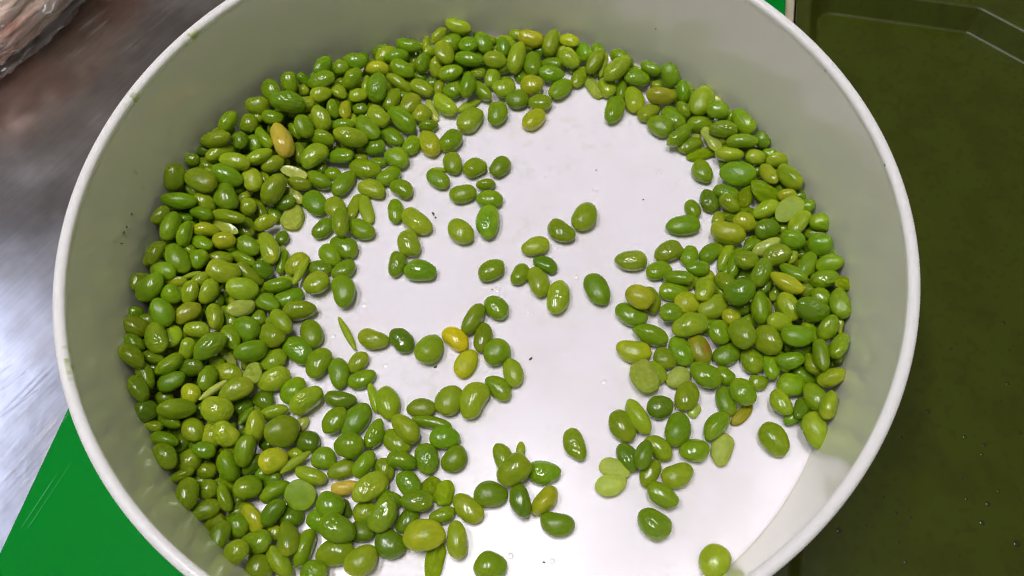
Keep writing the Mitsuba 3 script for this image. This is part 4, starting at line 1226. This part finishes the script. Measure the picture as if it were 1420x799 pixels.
-1504 574 169 558 2388 -1579 111 82 63|G|f
-999 1249 178 -151 1023 -137 108 71 58|G|f
-1333 780 175 -104 369 -1673 115 85 66|d|f
-718 1432 117 -2720 -566 -568 125 85 67|d|f
-1245 1038 162 -966 2423 -127 121 82 71|y|f
-938 1010 124 -675 -2120 -1627 110 71 55|y|f
-1555 105 146 -630 560 -1181 122 90 76|G|f
-731 1200 127 825 698 1852 112 74 63|o|f
-1485 285 189 -1300 1945 -630 123 91 74|G|f
1499 -84 97 -297 2045 829 107 75 57|o|f
-1570 348 144 1842 -1661 417 122 82 69|d|f
-919 1281 164 2244 578 -509 112 77 64|g|f
-848 1081 115 -754 -616 -16 117 82 62|d|f
-1524 -174 33 -853 184 358 105 75 58|g|f
1585 122 56 -62 -622 -2005 106 71 60|g|f
-1486 -207 161 -1229 1576 -1111 109 76 58|o|f
-906 1194 149 264 2794 1250 122 83 62|o|f
-1615 40 173 -2468 -1440 419 109 77 66|o|f
-1029 1229 127 -1840 847 -219 113 75 66|o|f
-1192 274 40 -2489 1089 -888 111 81 71|y|f
-1624 130 229 -1154 2203 -1197 107 69 56|g|f
-1311 -848 40 -948 2531 857 107 78 61|G|f
-1481 -37 168 -1187 -1296 1583 113 82 69|o|f
-1437 -454 128 2633 -1071 -364 109 72 61|o|f
-1539 -349 172 2677 1228 524 115 81 61|o|f
-1182 58 54 2679 449 392 112 75 58|y|f
-1379 856 243 392 -1744 -1787 134 87 70|o|f
-1384 -244 124 -86 2594 1014 124 80 62|g|f
-1535 -440 185 -494 -2697 -910 113 74 56|d|f
1138 1066 38 2697 -345 204 105 71 54|g|f
-1561 411 164 179 1442 507 117 84 73|g|f
-1608 -33 106 -1869 2177 1001 110 76 61|y|f
-1098 835 128 -2225 634 -186 111 78 61|G|f
-1054 1055 154 1732 -1600 165 113 80 68|o|f
-1469 -647 127 289 2214 -1629 113 75 57|G|f
-1319 212 31 110 -89 -1612 120 78 59|o|f
-1544 449 214 -2073 -1628 1087 107 77 62|y|f
-911 1345 167 -1079 540 1148 113 73 62|g|f
-1431 762 168 574 1084 -2385 115 79 63|g|f
-1415 -609 107 12 1555 2422 111 80 66|o|f
-1146 1137 197 -368 -3051 -570 106 69 61|o|f
-1413 217 132 1107 -1205 -1539 130 90 74|o|f
-1126 -624 40 -651 3034 382 116 80 61|o|f
-1335 407 113 -1729 547 -2308 112 74 56|g|f
-1316 -506 91 697 635 869 127 91 76|G|f
-1587 -325 183 -1376 1789 1136 110 71 61|g|f
1177 35 37 -1874 -662 799 105 72 55|G|f
-773 1131 110 -469 692 -1364 130 85 71|d|f
-1487 640 179 603 1408 22 128 90 75|g|f
-837 1181 101 -673 -1331 1187 130 85 65|y|f
-1524 -24 104 -2186 -576 480 105 73 56|o|f
1388 573 34 -2313 1770 77 106 71 62|G|f
-604 1519 101 -422 2704 620 110 73 60|g|f
-1300 582 126 1803 1922 -927 108 80 68|g|f
1568 -461 132 -1389 728 -1592 117 81 62|o|f
-1542 -19 191 199 85 1713 125 85 69|o|f
-1308 497 38 -1879 2313 -353 115 82 64|y|f
-1248 72 88 53 426 -1673 116 80 62|g|f
-1465 176 185 -1565 952 -316 114 79 65|g|f
-1397 554 116 360 2681 572 117 81 67|g|f
-1146 935 133 -1564 -1137 -1296 118 80 62|g|f
1412 -382 54 -608 -62 -2701 134 93 81|g|f
-1381 -340 126 -1757 2523 228 123 80 70|y|f
-1568 271 187 300 490 -153 112 77 65|G|f
-1635 -25 222 1625 -1594 -1517 127 85 64|o|f
-1223 989 217 46 -118 -1258 111 79 63|o|f
-801 1347 149 -1616 1269 280 111 77 59|o|f
-1458 -275 156 -1219 1905 -1707 110 72 57|y|f
-1420 -682 72 -2074 -2034 -13 112 82 69|o|f
-1110 1040 117 -1851 -1147 669 107 74 64|o|f
-1328 79 115 -580 -1527 1707 110 72 61|o|f
-646 1249 97 1993 -2147 -1051 114 81 64|g|f
-875 1356 95 -688 393 -1994 119 77 67|o|f
507 1412 35 1199 -1792 -1248 107 74 58|g|f
-1118 1145 115 2046 282 288 122 79 61|o|f
1577 88 117 -771 659 -1062 106 72 60|d|f
-1376 436 95 800 -1748 -2077 110 75 67|y|f
-1410 -130 154 -223 -1090 1713 112 79 66|o|f
-1180 -876 31 -589 2960 -686 116 74 57|o|f
-1103 -283 48 471 1530 1954 124 83 67|o|f
1226 1077 41 -226 -277 2256 118 87 73|G|f
-1580 294 92 -225 632 -1284 106 74 56|G|f
-942 1091 146 -77 381 1687 123 81 70|g|f
-1388 711 126 101 -358 2383 106 76 62|o|f
-1523 -484 125 -96 1920 -1754 129 93 74|g|f
-1475 72 34 586 -469 -1228 110 78 63|o|f
1520 600 68 -780 102 -1176 117 79 66|g|f
-1308 247 110 -1610 -1852 1785 109 70 60|g|f
-1508 433 77 -866 60 -1664 114 77 62|g|f
1122 1194 50 2011 -717 -301 109 81 63|o|f
1150 1021 40 -358 1956 1961 111 74 56|y|f
1605 -25 136 1689 745 616 128 83 66|o|f
1607 -292 138 436 607 1505 111 75 64|d|f
-1598 -247 176 -929 -887 -142 113 80 69|o|f
-926 785 60 -1456 -169 535 114 79 59|g|f
-1395 617 133 -473 2209 -2045 106 75 65|g|f
1320 157 42 942 1207 1716 112 80 60|g|f
-1103 767 98 921 -294 -390 107 69 53|y|f
-1276 509 121 777 -1528 -2037 112 80 60|y|f
1117 -66 32 -1853 1379 -781 108 70 54|o|f
-1472 37 137 -1616 -2301 -1272 121 90 69|G|f
-1293 -781 38 556 -919 -2912 113 80 63|G|f
1143 -299 34 -2 -55 1218 118 82 64|g|f
-1487 521 229 -731 502 -671 118 85 69|g|f
-1380 762 109 345 2543 -56 112 75 63|G|f
-992 684 32 1282 798 1435 106 68 55|G|f
-1242 -46 99 164 -552 -1459 108 71 64|o|f
-1519 -245 125 -625 -2927 246 112 72 57|y|f
-1610 221 147 -2163 -1582 222 112 74 61|o|f
-981 -1094 34 -2120 1700 -207 108 71 53|g|f
628 1374 39 726 -1187 -1568 109 71 56|g|f
-127 1571 83 -512 -502 2223 107 72 59|d|f
-1381 -15 147 2020 -2053 118 108 70 53|y|f
-1513 -334 117 -1877 -500 526 114 81 66|y|f
-682 893 34 -1161 1736 -1590 106 74 57|y|f
-1125 1018 175 1906 830 360 109 79 65|G|f
1356 -721 37 225 -986 -2402 116 75 61|G|f
208 1415 32 -988 2929 117 109 80 61|y|f
-1288 828 138 288 -1797 2418 108 71 54|o|f
-1419 375 172 1904 -1486 -756 108 80 70|g|f
-1262 665 155 264 471 -533 107 79 61|g|f
1620 236 94 -30 516 -1504 106 74 58|G|f
1520 -559 101 -497 2518 -1146 107 72 62|g|f
-458 1297 41 456 -1851 -1414 111 81 65|o|f
1473 172 88 -1467 -917 767 123 79 66|o|f
114 1456 32 160 3058 26 114 74 66|y|f
-1165 818 129 -476 -195 2821 108 79 62|o|f
-1144 850 87 -1157 -2415 301 112 72 64|G|f
-1345 340 141 -2131 415 -148 110 72 57|G|f
""")
count = {}


def numbered(name):
    k = count.get(name, 0); count[name] = k + 1
    return name if k == 0 else f'{name}_{k:03d}'


for i, row in enumerate(BEANS):
    fl = row[10]
    name = 'bean_skin' if 's' in fl else 'bean_sliver' if 'c' in fl else 'bean_half' if 'h' in fl else 'bean'
    mat = 'bean_husk' if 's' in fl else 'bean_flesh' if ('h' in fl or 'c' in fl) else 'bean_wet' if 'w' in fl else ('bean_coat', 'bean_coat_dull', 'bean_coat_damp')[(i * 7 + i // 5) % 3]
    v, f, c = bean_mesh(row[:11], i)
    key = numbered(name)
    scene[key] = mikit.ply((v, f), mat, smooth=True, color=c)
    labels[key] = {'label': row[11], 'category': 'bean', 'group': 'shelled beans in the tub'}

vs, fs, cs, at = [], [], [], 0
for i, row in enumerate(REST):
    v, f, c = bean_mesh(row[:11], 5000 + i, 2 if row[10] == 'f' else 3)
    vs.append(v); fs.append(f + at); cs.append(c); at += len(v)
scene['heaped_beans'] = mikit.ply((np.vstack(vs), np.vstack(fs)), 'bean_coat', smooth=True, color=np.vstack(cs))
labels['heaped_beans'] = {'label': 'mass of partly hidden green beans deeper in the heap along the tub wall', 'category': 'beans', 'kind': 'stuff'}

# ------------------------------------------------------------------ crumbs and water
rg = np.random.default_rng(5)
scene['crumb_mat'] = {'type': 'twosided', 'bsdf': principled((.05, .07, .012), .5, .4)}


def flake(r, seed):
    g = np.random.default_rng(seed)
    m = trimesh.creation.icosphere(subdivisions=2)
    v = np.array(m.vertices)
    v = v * (1 + .9 * (meshkit.noise(v * 2.3 + g.uniform(0, 40, 3), 2) - .5))[:, None]
    v = v * [r, r * g.uniform(.45, .8), r * .3]
    a = g.uniform(0, 6.28)
    R = trimesh.transformations.rotation_matrix(a, [0, 0, 1])[:3, :3]
    return v @ R.T, np.array(m.faces)


for k, (x, y, z, r, lab) in enumerate([(-0.0299, 0.0459, 0.0, 0.0011, 'dark green crumb on the bare floor upper left of centre'),
    (-0.0287, 0.0436, 0.0, 0.0006, 'tiny crumb beside the larger dark crumb'),
    (0.0176, -0.0379, 0.0, 0.001, 'small green crumb on the bare floor below the middle'),
    (-0.0279, -0.0401, 0.0, 0.0008, 'small green crumb below the olive bean beside the lemon yellow one'),
    (0.0581, 0.0699, 0.0, 0.0005, 'black speck on the bare floor toward the top right'),
    (0.0812, 0.0498, 0.0, 0.0005, 'grey speck on bare floor left of the right heap'),
    (0.0190, -0.1305, 0.0, 0.0006, 'grey speck on the floor near the bottom edge'),
    (-0.1658, 0.0253, 0.0424, 0.0008, 'dark green speck high on the left inner wall'),
    (-0.1668, 0.0182, 0.0425, 0.0007, 'green speck on the left inner wall below the first'),
    (-0.1672, 0.0148, 0.0431, 0.0008, 'flat green speck on the left inner wall, third down'),
    (-0.1675, 0.0095, 0.0424, 0.0006, 'lowest small green speck on the left inner wall'),
    (0.1552, 0.0660, 0.0756, 0.0006, 'small dark speck on the right inner wall below the rim'),
    (0.1684, 0.0123, 0.0766, 0.0008, 'grey speck under the rim at the right'),
    (0.0938, 0.1389, 0.0318, 0.0005, 'faint grey speck on the upper inner wall')
]):
    v, f = flake(r, k)
    key = numbered('crumb')
    scene[key] = mikit.ply((v + [x, y, z + r * .25], f), 'crumb_mat', smooth=True)
    labels[key] = {'label': lab, 'category': 'crumb'}


def drop_mesh(x, y, z, r, h, seed):
    m = trimesh.creation.icosphere(subdivisions=3)
    v = np.array(m.vertices); g = np.random.default_rng(seed)
    s = 1 + .12 * (meshkit.noise(v * 1.4 + g.uniform(0, 40, 3), 3) - .5)
    v = v * s[:, None]
    v[:, 2] = np.where(v[:, 2] < 0, v[:, 2] * .02, v[:, 2])
    return v * [r, r, h] + [x, y, z + h * .02 + 2e-5], np.array(m.faces)


for k, (x, y, z, r, h, lab, grp) in enumerate([(0.2602, -0.0205, -.0195, 0.00105, 0.00034, 'first water drop from the top on the olive tray', 'water drops on the olive tray'),
    (0.2296, -0.0335, -.0195, 0.00075, 0.00024, 'second water drop from the top on the olive tray', 'water drops on the olive tray'),
    (0.2583, -0.0355, -.0195, 0.00075, 0.00024, 'third water drop from the top on the olive tray', 'water drops on the olive tray'),
    (0.2517, -0.0528, -.0195, 0.00097, 0.00031, 'fourth water drop from the top on the olive tray', 'water drops on the olive tray'),
    (0.2457, -0.0615, -.0195, 0.00052, 0.00017, 'fifth water drop from the top on the olive tray', 'water drops on the olive tray'),
    (0.2091, -0.0655, -.0195, 0.00120, 0.00038, 'sixth water drop from the top on the olive tray', 'water drops on the olive tray'),
    (0.2499, -0.0775, -.0195, 0.00090, 0.00029, 'seventh water drop from the top on the olive tray', 'water drops on the olive tray'),
    (0.2231, -0.0785, -.0195, 0.00090, 0.00029, 'eighth water drop from the top on the olive tray', 'water drops on the olive tray'),
    (0.1930, -0.0777, -.0195, 0.00075, 0.00024, 'ninth water drop from the top on the olive tray', 'water drops on the olive tray'),
    (0.2311, -0.0827, -.0195, 0.00105, 0.00034, 'tenth water drop from the top on the olive tray', 'water drops on the olive tray'),
    (0.2287, -0.0871, -.0195, 0.00075, 0.00024, 'eleventh water drop from the top on the olive tray', 'water drops on the olive tray'),
    (0.2159, -0.0982, -.0195, 0.00068, 0.00022, 'twelfth water drop from the top on the olive tray', 'water drops on the olive tray'),
    (0.2310, -0.1044, -.0195, 0.00068, 0.00022, 'thirteenth water drop from the top on the olive tray', 'water drops on the olive tray'),
    (0.1775, -0.1053, -.0195, 0.00068, 0.00022, 'fourteenth water drop from the top on the olive tray', 'water drops on the olive tray'),
    (0.2151, -0.1074, -.0195, 0.00075, 0.00024, 'fifteenth water drop from the top on the olive tray', 'water drops on the olive tray'),
    (0.2243, -0.1100, -.0195, 0.00120, 0.00038, 'sixteenth water drop from the top on the olive tray', 'water drops on the olive tray'),
    (0.1816, -0.1126, -.0195, 0.00075, 0.00024, 'seventeenth water drop from the top on the olive tray', 'water drops on the olive tray'),
    (0.1876, -0.1148, -.0195, 0.00075, 0.00024, 'eighteenth water drop from the top on the olive tray', 'water drops on the olive tray'),
    (0.2191, -0.1182, -.0195, 0.00120, 0.00038, 'nineteenth water drop from the top on the olive tray', 'water drops on the olive tray'),
    (0.1662, -0.1178, -.0195, 0.00060, 0.00019, 'twentieth water drop from the top on the olive tray', 'water drops on the olive tray'),
    (0.1537, -0.1193, -.0195, 0.00113, 0.00036, 'twenty-first water drop from the top on the olive tray', 'water drops on the olive tray'),
    (0.1796, -0.1253, -.0195, 0.00068, 0.00022, 'twenty-second water drop from the top on the olive tray', 'water drops on the olive tray'),
    (0.2317, -0.1278, -.0195, 0.00150, 0.00048, 'twenty-third water drop from the top on the olive tray', 'water drops on the olive tray'),
    (0.2047, -0.1318, -.0195, 0.00060, 0.00019, 'twenty-fourth water drop from the top on the olive tray', 'water drops on the olive tray'),
    (0.1803, -0.1339, -.0195, 0.00090, 0.00029, 'twenty-fifth water drop from the top on the olive tray', 'water drops on the olive tray'),
    (-0.1291, -0.1110, 0.0, 0.001, 0.00022, 'first flat water drop from the left on the white tub floor', 'water drops on the tub floor'),
    (-0.1257, -0.1148, 0.0, 0.0014, 0.00031, 'second flat water drop from the left on the white tub floor', 'water drops on the tub floor'),
    (-0.1264, -0.1078, 0.0, 0.0008, 0.00018, 'third flat water drop from the left on the white tub floor', 'water drops on the tub floor'),
    (-0.1216, -0.1194, 0.0, 0.0009, 0.00020, 'fourth flat water drop from the left on the white tub floor', 'water drops on the tub floor'),
    (-0.0928, 0.0205, 0.0, 0.0008, 0.00018, 'fifth flat water drop from the left on the white tub floor', 'water drops on the tub floor'),
    (-0.0780, -0.0219, 0.0, 0.0012, 0.00026, 'sixth flat water drop from the left on the white tub floor', 'water drops on the tub floor'),
    (-0.0637, -0.0057, 0.0, 0.0014, 0.00031, 'seventh flat water drop from the left on the white tub floor', 'water drops on the tub floor'),
    (-0.0517, -0.0384, 0.0, 0.0012, 0.00026, 'eighth flat water drop from the left on the white tub floor', 'water drops on the tub floor'),
    (-0.0157, -0.0794, 0.0, 0.0012, 0.00026, 'ninth flat water drop from the left on the white tub floor', 'water drops on the tub floor'),
    (0.0028, -0.0002, 0.0, 0.0016, 0.00035, 'tenth flat water drop from the left on the white tub floor', 'water drops on the tub floor'),
    (0.0050, -0.1274, 0.0, 0.0014, 0.00031, 'eleventh flat water drop from the left on the white tub floor', 'water drops on the tub floor'),
    (0.0173, -0.0132, 0.0, 0.0007, 0.00015, 'twelfth flat water drop from the left on the white tub floor', 'water drops on the tub floor'),
    (0.0306, 0.0665, 0.0, 0.0008, 0.00018, 'thirteenth flat water drop from the left on the white tub floor', 'water drops on the tub floor'),
    (0.0227, -0.1301, 0.0, 0.0012, 0.00026, 'fourteenth flat water drop from the left on the white tub floor', 'water drops on the tub floor'),
    (0.0330, 0.0225, 0.0, 0.001, 0.00022, 'fifteenth flat water drop from the left on the white tub floor', 'water drops on the tub floor'),
    (0.0429, 0.0054, 0.0, 0.0008, 0.00018, 'sixteenth flat water drop from the left on the white tub floor', 'water drops on the tub floor'),
    (0.0565, 0.0565, 0.0, 0.0014, 0.00031, 'seventeenth flat water drop from the left on the white tub floor', 'water drops on the tub floor'),
    (0.0517, -0.0510, 0.0, 0.0012, 0.00026, 'eighteenth flat water drop from the left on the white tub floor', 'water drops on the tub floor'),
    (0.0919, 0.0660, 0.0, 0.001, 0.00022, 'nineteenth flat water drop from the left on the white tub floor', 'water drops on the tub floor')
]):
    v, f = drop_mesh(x, y, z, r, h, k)
    key = numbered('water_drop')
    scene[key] = mikit.ply((v, f), 'wet_white' if z > -.01 else 'wet_olive', smooth=True)
    labels[key] = {'label': lab, 'category': 'water drop', 'group': grp}
